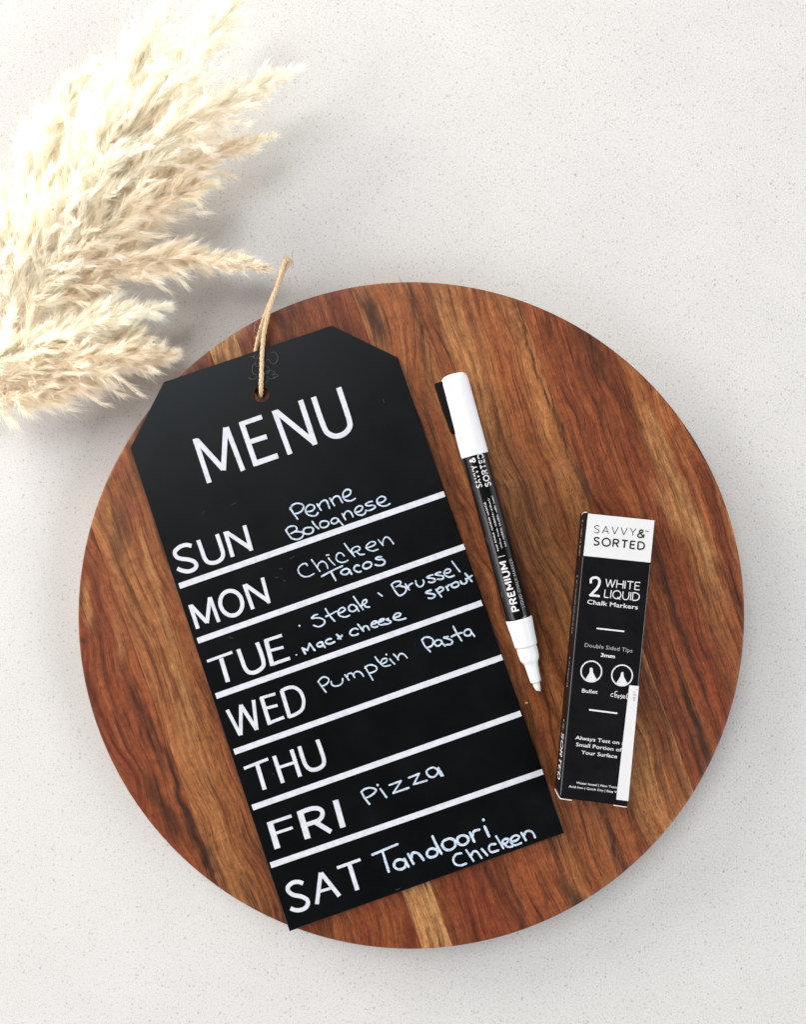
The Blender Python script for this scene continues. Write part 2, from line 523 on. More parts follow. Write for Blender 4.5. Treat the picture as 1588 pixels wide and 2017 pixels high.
m_ink, nt, b = new_mat('chalk_ink', (0.7, 0.76, 0.82), 0.7, 0.1)
co = coords(nt)
n1 = node(nt, 'ShaderNodeTexNoise', Scale=900.0, Detail=3.0, Roughness=0.7)
nt.links.new(co, n1.inputs['Vector'])
nt.links.new(ramp(nt, n1.outputs['Fac'], [(0.30, (0.22, 0.27, 0.33)), (0.46, (0.35, 0.42, 0.51)), (0.62, (0.48, 0.53, 0.60))]), b.inputs['Base Color'])
m_smudge, nt, b = new_mat('faint_chalk_dust', (0.022, 0.026, 0.027), 0.9, 0.1)

OUT = [(322, 752.5), (653.5, 641), (784, 704), (1112.5, 1641), (570, 1835), (255.5, 882)]
hole_c, hole_r = (514, 776), 15.5
sp = W(*OUT[4], 0)
sc_ = W(690, 1240, 0)
sign = thing('menu_sign', 'black tag shaped MENU chalkboard sign with white lines and handwritten meals lying on the board', 'menu sign', (sc_[0], sc_[1], sc_[2]))

def inset(poly, d):
    out = []
    n = len(poly)
    for i in range(n):
        a, p, c = (np.array(poly[(i + k) % n], float) for k in (-1, 0, 1))
        e1 = (p - a) / np.linalg.norm(p - a); e2 = (c - p) / np.linalg.norm(c - p)
        n1_, n2_ = np.array([-e1[1], e1[0]]), np.array([-e2[1], e2[0]])
        bis = (n1_ + n2_); bis /= np.linalg.norm(bis)
        out.append(tuple(p + bis * d / max(0.3, bis @ n1_)))
    return out
ctr = np.mean(np.array(OUT), 0)
test = inset(OUT, 1.0)
if np.linalg.norm(np.array(test[0]) - ctr) > np.linalg.norm(np.array(OUT[0]) - ctr):
    sgn_in = -1.0
else:
    sgn_in = 1.0
bm = bmesh.new()
def Wflat(p, z):          # vertical walls: x and y taken at the height of the sign's face
    w = W(p[0], p[1], ZS)
    return (w[0], w[1], (H + z) * S)
def loop(pts, z):
    return [bm.verts.new(Wflat(p, z)) for p in pts]
hp = lambda r: [(hole_c[0] + r * math.cos(i * math.pi / 16), hole_c[1] + r * math.sin(i * math.pi / 16)) for i in range(32)]
o1, o2, o3 = loop(inset(OUT, 1.5 * sgn_in), ZS), loop(OUT, ZS - 1.3), loop(OUT, 0.25)
h1, h2, h3 = loop(hp(hole_r + 0.5), ZS), loop(hp(hole_r), ZS - 0.6), loop(hp(hole_r), 0.25)
def wall(a, c, mi):
    n = len(a)
    for i in range(n):
        f = bm.faces.new((a[i], a[(i + 1) % n], c[(i + 1) % n], c[i]))
        f.material_index = mi
wall(o1, o2, 0); wall(o2, o3, 0); wall(h1, h2, 1); wall(h2, h3, 1)
for ol, hl in ((o1, h1), (o3, h3)):
    es = []
    for l in (ol, hl):
        for i in range(len(l)):
            e = bm.edges.get((l[i], l[(i + 1) % len(l)]))
            es.append(e)
    bmesh.ops.triangle_fill(bm, use_beauty=True, use_dissolve=False, edges=es)
bmesh.ops.recalc_face_normals(bm, faces=bm.faces)
me = bpy.data.meshes.new('panel')
bm.to_mesh(me); bm.free()
me.materials.append(m_chalk); me.materials.append(m_mdf)
panel = link('panel', me, sign)

def onsign(x, y, z):
    return W(x, y, ZS + z)

# dividing lines
DIV = [((352.6, 1154.5), (875.8, 972.6)), ((388.7, 1262.4), (915.3, 1076.5)), ((425, 1371.3), (949.6, 1187.4)),
       ((460.9, 1481.2), (989.6, 1294.4)), ((496.8, 1591), (1026.6, 1405)), ((532.8, 1704.6), (1069.6, 1520))]
for a, c in DIV:
    g = G()
    stroke(g, [a, c], 11.6, onsign, smooth=False, cap='butt')
    link('dividing_line', mesh('dividing_line', g.v, g.f, m_vinyl), sign)

D = {'menu': from_crop(360, 740, 4.411), 'sun': from_crop(320, 1000, 5.293), 'mon': from_crop(340, 1120, 5.293),
     'tue': from_crop(400, 1240, 5.293), 'thu': from_crop(440, 1420, 5.293), 'fri': from_crop(500, 1550, 5.293), 'sat': from_crop(540, 1660, 5.293)}
def ell(cx, cy, rx, ry, rot, n=20):
    r = math.radians(rot)
    return [(cx + rx * math.cos(t) * math.cos(r) - ry * math.sin(t) * math.sin(r), cy + rx * math.cos(t) * math.sin(r) + ry * math.sin(t) * math.cos(r)) for t in [i * 2 * math.pi / n for i in range(n + 1)]]
# (crop, [(points, width in crop pixels, curved)])
PRINT = {
 'MENU': ('menu', [([(103, 548), (230, 930)], 42, 0), ([(118, 558), (350, 812)], 44, 0), ([(352, 822), (371, 450)], 44, 0), ([(378, 448), (523, 825)], 42, 0),
   ([(506, 402), (637, 782)], 46, 0), ([(495, 424), (687, 357)], 40, 0), ([(590, 573), (729, 528)], 42, 0), ([(626, 764), (826, 694)], 46, 0),
   ([(792, 303), (933, 682)], 44, 0), ([(808, 308), (1140, 578)], 46, 0), ([(1022, 213), (1150, 600)], 46, 0),
   ([(1135, 185), (1180, 320), (1228, 450), (1262, 500), (1325, 526), (1395, 508), (1442, 462), (1452, 410), (1420, 300), (1354, 102)], 46, 1)]),
 'SUN': ('sun', [([(302, 398), (245, 388), (180, 408), (128, 458), (138, 505), (185, 530), (262, 540), (325, 560), (352, 600), (330, 640), (270, 664), (205, 656), (152, 634)], 42, 1),
   ([(370, 338), (410, 450), (440, 530), (480, 570), (550, 572), (612, 535), (630, 480), (605, 390), (566, 276)], 42, 1),
   ([(652, 250), (732, 512)], 42, 0), ([(668, 258), (930, 432)], 42, 0), ([(852, 184), (926, 448)], 42, 0)]),
 'MON': ('mon', [([(180, 378), (262, 626)], 40, 0), ([(190, 385), (355, 560)], 40, 0), ([(357, 568), (386, 300)], 40, 0), ([(388, 300), (480, 556)], 38, 0),
   (ell(610, 360, 114, 130, -18), 42, 1), ([(745, 166), (836, 422)], 40, 0), ([(757, 170), (1006, 345)], 40, 0), ([(934, 94), (1003, 360)], 38, 0)]),
 'TUE': ('tue', [([(40, 332), (304, 236)], 30, 0), ([(185, 300), (258, 546)], 46, 0), ([(365, 205), (405, 320), (438, 405), (480, 446), (545, 445), (612, 400), (630, 350), (605, 250), (560, 135)], 42, 1),
   ([(653, 106), (722, 376)], 46, 0), ([(642, 118), (821, 60)], 32, 0), ([(690, 222), (838, 184)], 30, 0), ([(715, 364), (906, 298)], 34, 0)]),
 'WED': ('tue', [([(250, 838), (388, 1102)], 38, 0), ([(392, 1100), (392, 785)], 38, 0), ([(392, 788), (558, 1044)], 40, 0), ([(558, 1046), (524, 734)], 38, 0),
   ([(606, 706), (694, 992)], 42, 0), ([(596, 716), (752, 670)], 30, 0), ([(650, 822), (776, 790)], 30, 0), ([(685, 976), (844, 914)], 32, 0),
   ([(818, 636), (902, 914)], 42, 0), ([(812, 642), (880, 608), (950, 604), (1015, 650), (1048, 740), (1032, 830), (970, 880), (890, 912)], 36, 1)]),
 'THU': ('thu', [([(212, 496), (465, 396)], 32, 0), ([(350, 452), (430, 716)], 44, 0), ([(527, 365), (620, 646)], 42, 0), ([(708, 298), (800, 580)], 42, 0), ([(582, 484), (745, 432)], 30, 0),
   ([(790, 265), (825, 380), (860, 465), (915, 508), (985, 500), (1040, 460), (1048, 405), (1020, 310), (978, 196)], 42, 1)]),
 'FRI': ('fri', [([(165, 372), (247, 642)], 62, 0), ([(138, 388), (391, 302)], 34, 0), ([(232, 482), (405, 424)], 30, 0), ([(480, 262), (562, 540)], 64, 0),
   ([(455, 280), (560, 238), (640, 222), (700, 240), (716, 290), (680, 345), (610, 374), (540, 396)], 46, 1), ([(628, 360), (806, 468)], 50, 0), ([(850, 138), (930, 422)], 60, 0)]),
 'SAT': ('sat', [([(302, 424), (250, 408), (190, 418), (143, 462), (152, 510), (205, 545), (280, 560), (338, 590), (352, 632), (326, 678), (268, 702), (212, 700), (170, 682)], 44, 1),
   ([(485, 312), (446, 640)], 42, 0), ([(488, 314), (682, 556)], 44, 0), ([(462, 512), (588, 474)], 30, 0), ([(655, 262), (900, 174)], 32, 0), ([(780, 212), (868, 494)], 46, 0)])}
for word, (crop, strokes) in PRINT.items():
    sc = 4.411 if crop == 'menu' else 5.293
    g = G()
    for pts, wd, cur in strokes:
        stroke(g, D[crop](pts), wd / sc, onsign, smooth=bool(cur), cap='butt')
    link('printed_word', mesh('printed_word', g.v, g.f, m_vinyl), sign, label='white printed word ' + word)

A = 6.617
C1, C2, C3, C4, C5 = (from_crop(x, y, A) for x, y in ((550, 940), (570, 1040), (720, 1080), (570, 1160), (610, 1220)))
C6, C7, C8, C9 = from_crop(810, 1200, 10.587), from_crop(690, 1480, A), from_crop(740, 1590, 4.411), D['sat']
HAND = [
 ('Penne', C1, 3.5, [[(142, 400), (185, 470), (240, 545)], [(140, 420), (170, 365), (230, 340), (290, 350), (318, 380), (300, 430), (250, 465), (185, 480)],
   [(355, 450), (420, 440), (460, 400), (440, 365), (390, 360), (350, 400), (345, 450), (380, 490), (440, 505), (480, 495), (505, 462)],
   [(495, 350), (545, 430)], [(515, 385), (540, 330), (585, 300), (620, 310), (640, 360), (655, 405)], [(660, 275), (720, 370)], [(685, 310), (710, 265), (750, 245), (785, 260), (805, 300), (825, 332)],
   [(850, 260), (900, 240), (930, 205), (925, 170), (885, 160), (845, 185), (830, 225), (840, 275), (880, 305), (940, 305), (990, 278)]], []),
 ('Bolognese', C1, 3.4, [[(85, 690), (130, 760), (165, 800)], [(85, 695), (120, 650), (180, 635), (222, 650), (225, 685), (200, 710), (150, 735)], [(200, 710), (260, 710), (310, 725), (305, 770), (260, 805), (215, 810), (165, 800)],
   [(385, 655), (335, 665), (315, 700), (335, 735), (385, 740), (430, 720), (445, 680), (420, 655), (385, 655)], [(428, 575), (470, 630), (515, 672)],
   [(590, 570), (545, 580), (530, 615), (545, 650), (590, 655), (630, 635), (645, 600), (625, 575), (590, 570)], [(770, 560), (750, 535), (710, 535), (680, 560), (680, 590), (705, 605), (745, 595), (770, 560)], [(770, 555), (800, 590), (830, 622)],
   [(820, 475), (865, 552)], [(840, 510), (860, 460), (895, 440), (930, 455), (950, 485), (962, 515)], [(1000, 455), (1050, 445), (1085, 410), (1080, 380), (1040, 375), (1000, 405), (985, 445), (1010, 480), (1060, 495), (1110, 480), (1128, 450)],
   [(1215, 315), (1165, 325), (1125, 355), (1160, 372), (1215, 365), (1250, 378), (1245, 400), (1200, 425), (1150, 435), (1128, 430)], [(1290, 335), (1345, 325), (1385, 290), (1375, 260), (1330, 250), (1290, 275), (1275, 310), (1290, 350), (1340, 375), (1400, 370), (1442, 345)]], []),
 ('Chicken', C2, 3.0, [[(235, 490), (215, 465), (170, 470), (125, 510), (115, 560), (145, 610), (200, 635), (265, 625), (320, 595)], [(288, 412), (345, 490), (398, 565)], [(365, 510), (385, 460), (430, 435), (470, 455), (490, 490), (500, 525)],
   [(510, 395), (550, 440), (592, 482)], [(482, 355), (515, 350)], [(715, 365), (690, 335), (645, 325), (615, 355), (610, 400), (630, 430), (680, 450), (730, 440), (765, 420)], [(718, 203), (780, 290), (852, 372)],
   [(835, 335), (810, 290), (840, 255), (890, 240), (920, 258), (905, 290), (850, 312)], [(870, 305), (920, 345), (978, 342)], [(1010, 260), (1070, 240), (1120, 210), (1110, 182), (1060, 182), (1020, 215), (1000, 255), (1030, 285), (1090, 300), (1155, 278)],
   [(1158, 152), (1190, 190), (1222, 225)], [(1215, 215), (1225, 160), (1250, 122), (1290, 125), (1330, 165), (1358, 205)]], []),
 ('Tacos', C2, 3.9, [[(422, 630), (560, 555), (690, 495)], [(545, 580), (605, 682)], [(780, 545), (745, 530), (700, 545), (672, 580), (700, 605), (750, 600), (785, 560), (780, 545)], [(785, 555), (812, 600)],
   [(910, 490), (880, 485), (850, 505), (845, 540), (870, 565), (910, 575), (932, 565)], [(1010, 445), (970, 470), (960, 505), (985, 530), (1035, 520), (1070, 485), (1060, 450), (1010, 445)],
   [(1200, 375), (1155, 380), (1127, 400), (1160, 412), (1215, 410), (1245, 440), (1225, 475), (1170, 490), (1118, 478)]], []),
 ('Steak', C4, 3.4, [[(365, 332), (325, 345), (288, 380), (340, 378), (400, 380), (452, 405), (458, 445), (420, 480), (370, 492), (318, 475)], [(470, 258), (520, 340), (592, 422)], [(475, 360), (550, 325), (615, 290)],
   [(640, 320), (690, 300), (725, 270), (710, 245), (670, 250), (640, 285), (640, 325), (670, 355), (730, 365), (785, 345)], [(850, 215), (810, 205), (775, 235), (780, 275), (820, 295), (865, 275), (880, 240), (850, 215)], [(870, 230), (908, 292)],
   [(838, 102), (900, 190), (962, 268)], [(940, 230), (960, 160), (1000, 140), (1005, 175), (955, 210)], [(970, 200), (1000, 235), (1045, 235)], [(1160, 55), (1210, 92)]], [(130, 480, 13)]),
 ('Brussel', C3, 3.5, [[(340, 475), (375, 540), (410, 590)], [(335, 475), (380, 440), (430, 430), (460, 440), (450, 475), (400, 502)], [(430, 490), (500, 500), (530, 525), (520, 570), (480, 605), (440, 615), (410, 590)],
   [(520, 465), (545, 505), (572, 542)], [(560, 515), (570, 480), (612, 455)], [(655, 425), (665, 470), (700, 500), (740, 490), (762, 450), (752, 412)], [(880, 345), (830, 360), (800, 380), (850, 388), (900, 398), (905, 425), (870, 445), (825, 440)],
   [(980, 310), (940, 320), (910, 342), (960, 352), (1010, 362), (1015, 390), (980, 405), (938, 400)], [(1050, 325), (1095, 315), (1110, 285), (1080, 270), (1040, 290), (1025, 330), (1050, 360), (1100, 375), (1155, 355)], [(1130, 172), (1180, 240), (1232, 305)]], []),
 ('sprout', C3, 3.9, [[(855, 545), (820, 555), (787, 580), (840, 590), (895, 600), (905, 625), (870, 650), (822, 650)], [(922, 538), (960, 590), (992, 632)], [(930, 545), (970, 510), (1012, 515), (1010, 545), (975, 568), (945, 575)],
   [(1050, 500), (1080, 545)], [(1065, 520), (1080, 485), (1118, 470)], [(1155, 450), (1125, 470), (1130, 500), (1165, 510), (1210, 490), (1215, 455), (1185, 440), (1155, 450)], [(1240, 430), (1260, 460), (1300, 460), (1325, 430), (1308, 398)],
   [(1302, 328), (1345, 380), (1388, 432)], [(1318, 402), (1350, 380), (1390, 355)]], []),
 ('Mac and plus sign', C4, 4.2, [[(165, 770), (207, 845)], [(165, 770), (235, 800)], [(235, 800), (262, 712)], [(262, 712), (330, 800)], [(425, 695), (390, 700), (360, 725), (375, 750), (420, 745), (435, 715), (425, 695)], [(430, 705), (462, 760)],
   [(545, 650), (510, 655), (475, 680), (485, 710), (530, 715), (588, 690)], [(617, 595), (650, 628), (670, 652)], [(635, 648), (685, 608)]], [(90, 860, 10)]),
 ('cheese', C4, 3.8, [[(892, 525), (850, 515), (805, 540), (790, 580), (820, 605), (870, 600), (897, 585)], [(893, 463), (930, 505), (967, 550)], [(955, 525), (975, 490), (1010, 485), (1042, 530)],
   [(1080, 460), (1120, 450), (1140, 425), (1110, 420), (1075, 445), (1070, 480), (1100, 500), (1150, 490)], [(1180, 430), (1225, 415), (1235, 390), (1200, 395), (1165, 425), (1165, 455), (1200, 470), (1250, 455)],
   [(1290, 385), (1265, 400), (1310, 415), (1322, 435), (1285, 455), (1240, 460)], [(1370, 375), (1420, 360), (1450, 335), (1435, 315), (1395, 320), (1365, 350), (1360, 385), (1400, 405), (1460, 400), (1515, 383)]], []),
 ('Pumpkin', C5, 3.2, [[(110, 810), (160, 880), (212, 948)], [(108, 812), (150, 765), (200, 750), (245, 775), (240, 820), (200, 855), (160, 868)], [(280, 810), (290, 850), (330, 870), (385, 860), (425, 825), (430, 772)],
   [(458, 722), (512, 792)], [(490, 760), (500, 715), (540, 700), (565, 720), (585, 755)], [(570, 730), (590, 690), (630, 680), (668, 695), (702, 742)], [(722, 618), (770, 700), (825, 792)], [(720, 635), (760, 600), (820, 595), (870, 620), (870, 660), (820, 690), (775, 700)],
   [(853, 488), (890, 540), (942, 592)], [(930, 560), (950, 520), (1000, 510), (1005, 545), (960, 575), (935, 590)], [(930, 575), (970, 610), (1052, 597)], [(1048, 518), (1075, 550), (1107, 582)], [(1093, 453), (1130, 490), (1155, 527)], [(1150, 510), (1165, 465), (1200, 445), (1240, 465), (1272, 502)]], [(1000, 458, 13)]),
 ('Pasta', C6, 3.7, [[(222, 638), (290, 770), (400, 882)], [(222, 642), (280, 590), (370, 585), (450, 630), (460, 700), (430, 760), (370, 790), (310, 800)], [(620, 650), (560, 640), (500, 670), (490, 720), (540, 765), (600, 750), (640, 690), (620, 650)], [(640, 690), (712, 768)],
   [(770, 570), (682, 592), (760, 612), (840, 645), (862, 680), (830, 730), (740, 740)], [(880, 358), (960, 510), (1055, 655)], [(840, 572), (950, 520), (1060, 490)], [(1230, 430), (1170, 420), (1110, 470), (1120, 530), (1180, 555), (1240, 530), (1255, 470), (1230, 430)], [(1255, 470), (1322, 562)]], []),
 ('Pizza', C7, 4.0, [[(143, 528), (190, 610), (250, 687)], [(143, 530), (190, 490), (260, 475), (325, 490), (330, 520), (280, 570), (210, 605)], [(390, 485), (472, 597)], [(508, 440), (662, 385)], [(662, 385), (560, 545)], [(560, 545), (762, 475)],
   [(762, 345), (897, 290)], [(897, 290), (830, 430)], [(830, 430), (997, 380)], [(1130, 230), (1080, 210), (1015, 235), (995, 275), (1030, 325), (1085, 335), (1130, 300), (1145, 250), (1130, 230)], [(1150, 215), (1212, 315)], [(1132, 235), (1188, 317)]], [(357, 440, 16)]),
 ('Tandoori', C8, 5.6, [[(240, 460), (200, 455), (165, 480), (165, 520), (205, 540), (250, 525), (265, 480), (240, 460)], [(250, 450), (287, 517)], [(283, 408), (330, 492)], [(310, 440), (320, 400), (350, 395), (380, 410), (417, 457)],
   [(520, 365), (480, 360), (450, 385), (450, 420), (480, 435), (525, 420), (540, 385), (520, 365)], [(494, 253), (535, 340), (572, 402)], [(630, 275), (590, 295), (580, 330), (605, 365), (650, 370), (690, 340), (690, 295), (660, 275), (630, 275)],
   [(760, 245), (720, 260), (710, 295), (735, 325), (775, 325), (805, 295), (800, 260), (760, 245)], [(820, 220), (857, 297)], [(840, 255), (855, 210), (902, 195)], [(948, 168), (987, 252)]], [(937, 110, 13)]),
 ('Tandoori T', C9, 5.6, [[(1025, 125), (1285, 15)], [(1132, 95), (1195, 300)]], []),
 ('second Chicken', C8, 4.6, [[(745, 400), (700, 410), (675, 455), (695, 495), (740, 505), (787, 490)], [(788, 373), (852, 467)], [(830, 425), (850, 385), (885, 390), (922, 442)], [(923, 363), (972, 417)], [(1042, 320), (1000, 325), (985, 360), (1010, 390), (1067, 375)],
   [(1048, 252), (1112, 357)], [(1100, 330), (1110, 285), (1150, 275), (1145, 305), (1105, 325)], [(1120, 315), (1150, 345), (1190, 340)], [(1185, 300), (1230, 285), (1250, 255), (1215, 245), (1180, 270), (1180, 310), (1215, 330), (1267, 310)],
   [(1268, 223), (1307, 287)], [(1290, 255), (1305, 215), (1340, 205), (1370, 225), (1387, 262)]], [])]
rng = np.random.RandomState(5)
for word, cr, wd, strokes, dots in HAND:
    g = G()
    p0, p1 = cr([(0, 0)])[0], cr([(1, 0)])[0]
    k = p1[0] - p0[0]
    for pts in strokes:
        stroke(g, cr(pts), wd * 0.9, onsign, smooth=len(pts) > 2, cap='round', wob=0.14, rng=rng)
    for x, y, r in dots:
        q_ = cr([(x, y)])[0]
        dot(g, q_[0], q_[1], r * k, onsign)
    link('handwritten_word', mesh('handwritten_word', g.v, g.f, m_ink), sign, label='white handwritten word ' + word if word != 'Tandoori T' else 'white handwritten capital T of Tandoori')
# faint dust smears left by wiping
g = G()
for x, y, l, a in ((784, 1751, 9, -18), (455, 1256, 8, 10), (538, 1524, 3, 0), (575, 1098, 9, -30), (553, 1120, 7, -10), (545, 1137, 6, 0), (460, 992, 10, -30), (756, 790, 8, 60), (400, 1010, 8, -50), (560, 1143, 5, 10)):
    ca, sa = math.cos(math.radians(a)), math.sin(math.radians(a))
    stroke(g, [(x - l / 2 * ca, y - l / 2 * sa), (x, y + 0.6), (x + l / 2 * ca, y + l / 2 * sa)], 1.6, onsign)
link('chalk_smear', mesh('chalk_smear', g.v, g.f, m_smudge), sign, kind='stuff')

# ------------------------------------------------------------------ jute twine through the hole
def frame_tube(path, radius, segs=7):
    """round tube along a world path (n,3)"""
    p = np.asarray(path, float)
    n = len(p)
    d = np.gradient(p, axis=0)
    d /= np.maximum(np.linalg.norm(d, axis=1, keepdims=True), 1e-12)
    up = np.tile(np.array([0.13, 0.09, 1.0]), (n, 1))
    s = np.cross(d, up); s /= np.maximum(np.linalg.norm(s, axis=1, keepdims=True), 1e-12)
    t = np.cross(s, d)
    rad = np.broadcast_to(np.asarray(radius, float), (n,))
    vs, fs = [], []
    for i in range(n):
        for k in range(segs):
            a = 2 * math.pi * k / segs
            vs.append(p[i] + (s[i] * math.cos(a) + t[i] * math.sin(a)) * rad[i])
    for i in range(n - 1):
        for k in range(segs):
            k2 = (k + 1) % segs
            fs.append((i * segs + k, i * segs + k2, (i + 1) * segs + k2, (i + 1) * segs + k))
    fs.append(tuple(range(segs))[::-1]); fs.append(tuple((n - 1) * segs + k for k in range(segs)))
    return vs, fs
m_jute, nt, b = new_mat('jute', (0.55, 0.36, 0.20), 0.8, 0.1)
co = coords(nt)
n1 = node(nt, 'ShaderNodeTexNoise', Scale=2600.0, Detail=3.0, Roughness=0.7)
nt.links.new(co, n1.inputs['Vector'])
nt.links.new(ramp(nt, n1.outputs['Fac'], [(0.3, (0.30, 0.20, 0.11)), (0.5, (0.54, 0.40, 0.25)), (0.7, (0.68, 0.54, 0.38))]), b.inputs['Base Color'])

strandA = [(515, 783, -4), (514.5, 776, 5), (514, 765, 17), (514.5, 735, 19), (516, 700, 18.5), (519, 660, 20), (526, 625, 22), (536, 593, 24), (545, 566, 26), (553, 540, 27), (559, 522, 28), (563, 513, 28)]
strandB = [(503, 694, 5), (505, 682, 7), (510, 660, 9), (518, 632, 13), (529, 603, 15), (541, 575, 17), (553, 548, 19), (563, 528, 22), (570, 517, 24), (567, 511.5, 26), (563, 512, 28)]
twine = None
rng = np.random.RandomState(8)
tg = G()
for pts, rad in ((strandA, 2.55), (strandB, 2.25)):
    c = np.array(catmull([np.array(p, float) for p in pts], 14))
    wpath = np.array([W(*p) for p in c])
    d = np.gradient(wpath, axis=0); d /= np.linalg.norm(d, axis=1, keepdims=True)
    s = np.cross(d, np.tile([0.1, 0.1, 1.0], (len(d), 1))); s /= np.linalg.norm(s, axis=1, keepdims=True)
    t = np.cross(s, d)
    arc = np.concatenate([[0], np.cumsum(np.linalg.norm(np.diff(wpath, axis=0), axis=1))]) / S
    for k in range(3):
        ph = arc / 34 * 2 * math.pi + k * 2 * math.pi / 3
        off = (s * np.cos(ph)[:, None] + t * np.sin(ph)[:, None]) * 1.95 * S
        rr = rad * S * (1 + 0.14 * np.sin(arc / 9 + k * 2) + 0.10 * np.sin(arc / 3.7 + k))
        vs, fs = frame_tube(wpath + off, rr)
        tg.add(vs, fs)
twine = link('jute_twine', mesh('jute_twine', tg.v, tg.f, m_jute), sign, label='tan jute twine loop threaded through the hole of the sign', smooth=True)
fg = G()
def fibre(p3, r=0.3):
    c = np.array(catmull([np.array(p, float) for p in p3], 6))
    vs, fs = frame_tube([W(*p) for p in c], r * S, 4)
    fg.add(vs, fs)
allc = [np.array(catmull([np.array(p, float) for p in st], 10)) for st in (strandA, strandB)]
for i in range(150):
    c = allc[i % 2]
    j = rng.randint(6, len(c) - 4)
    p = c[j]
    d = c[min(j + 2, len(c) - 1)] - c[max(j - 2, 0)]
    d /= np.linalg.norm(d)
    side = np.array([-d[1], d[0], 0]) * rng.choice([-1, 1])
    l = rng.uniform(5, 13)
    a = p + side * 2.5
    fibre([a, a + d * l * 0.5 + side * rng.uniform(0.5, 2.2) + [0, 0, 0.5], a + d * l + side * rng.uniform(0.5, 4.5) + [0, 0, 1]], 0.28)
link('twine_fuzz', mesh('twine_fuzz', fg.v, fg.f, m_jute), twine, kind='stuff')
fg = G()
for cx, cy, rx, ry, a0, a1 in ((538, 705, 9, 12, -120, 160), (503, 727, 7, 11, 70, 300), (531, 735, 10, 5, -160, 60), (534, 742, 8, 4, 10, 200), (497, 742, 8, 5, -20, 170), (505, 703, 7, 4, 60, 260),
                               (524, 728, 6, 8, -60, 150), (528, 716, 6, 8, 100, 330), (507, 716, 5, 6, 10, 260), (500, 700, 9, 3, -10, 160), (536, 740, 12, 3, -100, 80), (520, 748, 7, 5, 0, 200)):
    pts = [(cx + rx * math.cos(math.radians(a)), cy + ry * math.sin(math.radians(a)), ZS + 3 + 3 * math.sin(a * 0.03)) for a in np.linspace(a0, a1, 7)]
    fibre(pts, 0.15)
for pts in ([(572, 522, 24), (576.5, 528, 25), (577.5, 518, 26), (575.5, 505, 28), (577, 492, 30)], [(565, 512, 28), (571, 511, 29), (575, 516, 30), (573, 522, 30)], [(511, 650, 14), (504, 648, 12), (501, 640, 10), (506, 632, 9)], [(508, 655, 12), (500, 652, 10), (503, 641, 10)]):
    fibre(pts, 0.45)
m_fib, nt, b = new_mat('loose_jute_fibre', (0.20, 0.19, 0.17), 0.8, 0.1)
link('loose_fibres', mesh('loose_fibres', fg.v, fg.f, m_fib), twine, kind='stuff')

# ------------------------------------------------------------------ chalk marker
P0, P1 = np.array([894.0, 742.0]), np.array([1059.0, 1353.5])
PD = (P1 - P0) / np.linalg.norm(P1 - P0)
PN = np.array([PD[1], -PD[0]])           # towards the right in the photograph
AXZ = 27.2
KP = (DIST - AXZ) / DIST
wo = np.array(W(*P0, AXZ))
wdv = np.array([PD[0], -PD[1], 0.0]); wnv = np.array([PN[0], -PN[1], 0.0]); wuv = np.array([0, 0, 1.0])
def axis_pt(s, t, u):                    # s,t as seen in the photograph at the height of the axis
    return wo + (wdv * s * KP + wnv * t * KP + wuv * u * KP) * S
m_cap, _, _ = new_mat('white_glossy_plastic', (0.62, 0.63, 0.65), 0.28, 0.5)
m_grip, _, _ = new_mat('white_plastic', (0.60, 0.61, 0.61), 0.35, 0.45)
m_blackp, nt, b = new_mat('black_plastic', (0.004, 0.004, 0.0045), 0.16, 0.5)
m_clip, nt, b = new_mat('black_clip_plastic', (0.003, 0.003, 0.003), 0.5, 0.12)
m_nib, nt, b = new_mat('felt_nib', (0.66, 0.64, 0.60), 0.9, 0.05)
m_white, nt, b = new_mat('white_print', (0.52, 0.52, 0.53), 0.5, 0.3)
m_grey, nt, b = new_mat('grey_print', (0.27, 0.27, 0.285), 0.5, 0.3)
m_dark, nt, b = new_mat('black_print', (0.008, 0.008, 0.009), 0.5, 0.3)
mk = thing('chalk_marker', 'white capped chalk marker with black barrel lying uncapped beside the menu sign', 'marker pen', tuple(axis_pt(316, 0, -27.2)))

def lathe(profile, segs=56, flat=None):
    vs, fs = [], []
    for s, r in profile:
        for k in range(segs):
            a = 2 * math.pi * k / segs
            vs.append(axis_pt(s, math.sin(a) * r, math.cos(a) * r))
    n = len(profile)
    for i in range(n - 1):
        for k in range(segs):
            k2 = (k + 1) % segs
            fs.append((i * segs + k, (i + 1) * segs + k, (i + 1) * segs + k2, i * segs + k2))
    fs.append(tuple(range(segs))); fs.append(tuple((n - 1) * segs + k for k in range(segs))[::-1])
    return vs, fs
def lathe_obj(name, profile, mat, parent=mk, **kw):
    vs, fs = lathe(profile)
    me = mesh(name, vs, fs, mat)
    o = link(name, me, parent, smooth=True, **kw)
    for f in me.polygons:
        if len(f.vertices) > 4:
            f.use_smooth = False
    return o
cap = lathe_obj('cap', [(-5, 8), (-4.2, 16), (-2.5, 21), (0.5, 24.6), (5, 26.2), (12, 26.8), (80, 27.2), (156, 27.4), (160, 27.2), (161, 26.4), (160.6, 25.4)], m_cap)
barrel = lathe_obj('barrel', [(150, 25.0), (160, 25.3), (300, 25.3), (488, 25.2), (492, 25.0), (492.8, 24.4)], m_blackp)
grip = lathe_obj('grip', [(492.6, 24.9), (493.4, 26.0), (496, 26.2), (505, 25.6), (520, 24.2), (540, 22.9), (546, 22.7), (548.5, 22.0), (549, 20.8), (549.5, 20.3)], m_grip)
holder = lathe_obj('nib_holder', [(549.2, 20.4), (551, 20.2), (562, 20.3), (572, 19.6), (577, 18.4), (581, 16.0), (585, 14.0), (592, 13.0), (605, 12.0), (617, 11.2), (621, 10.9), (622.5, 10.0), (623, 8.0)], m_grip)
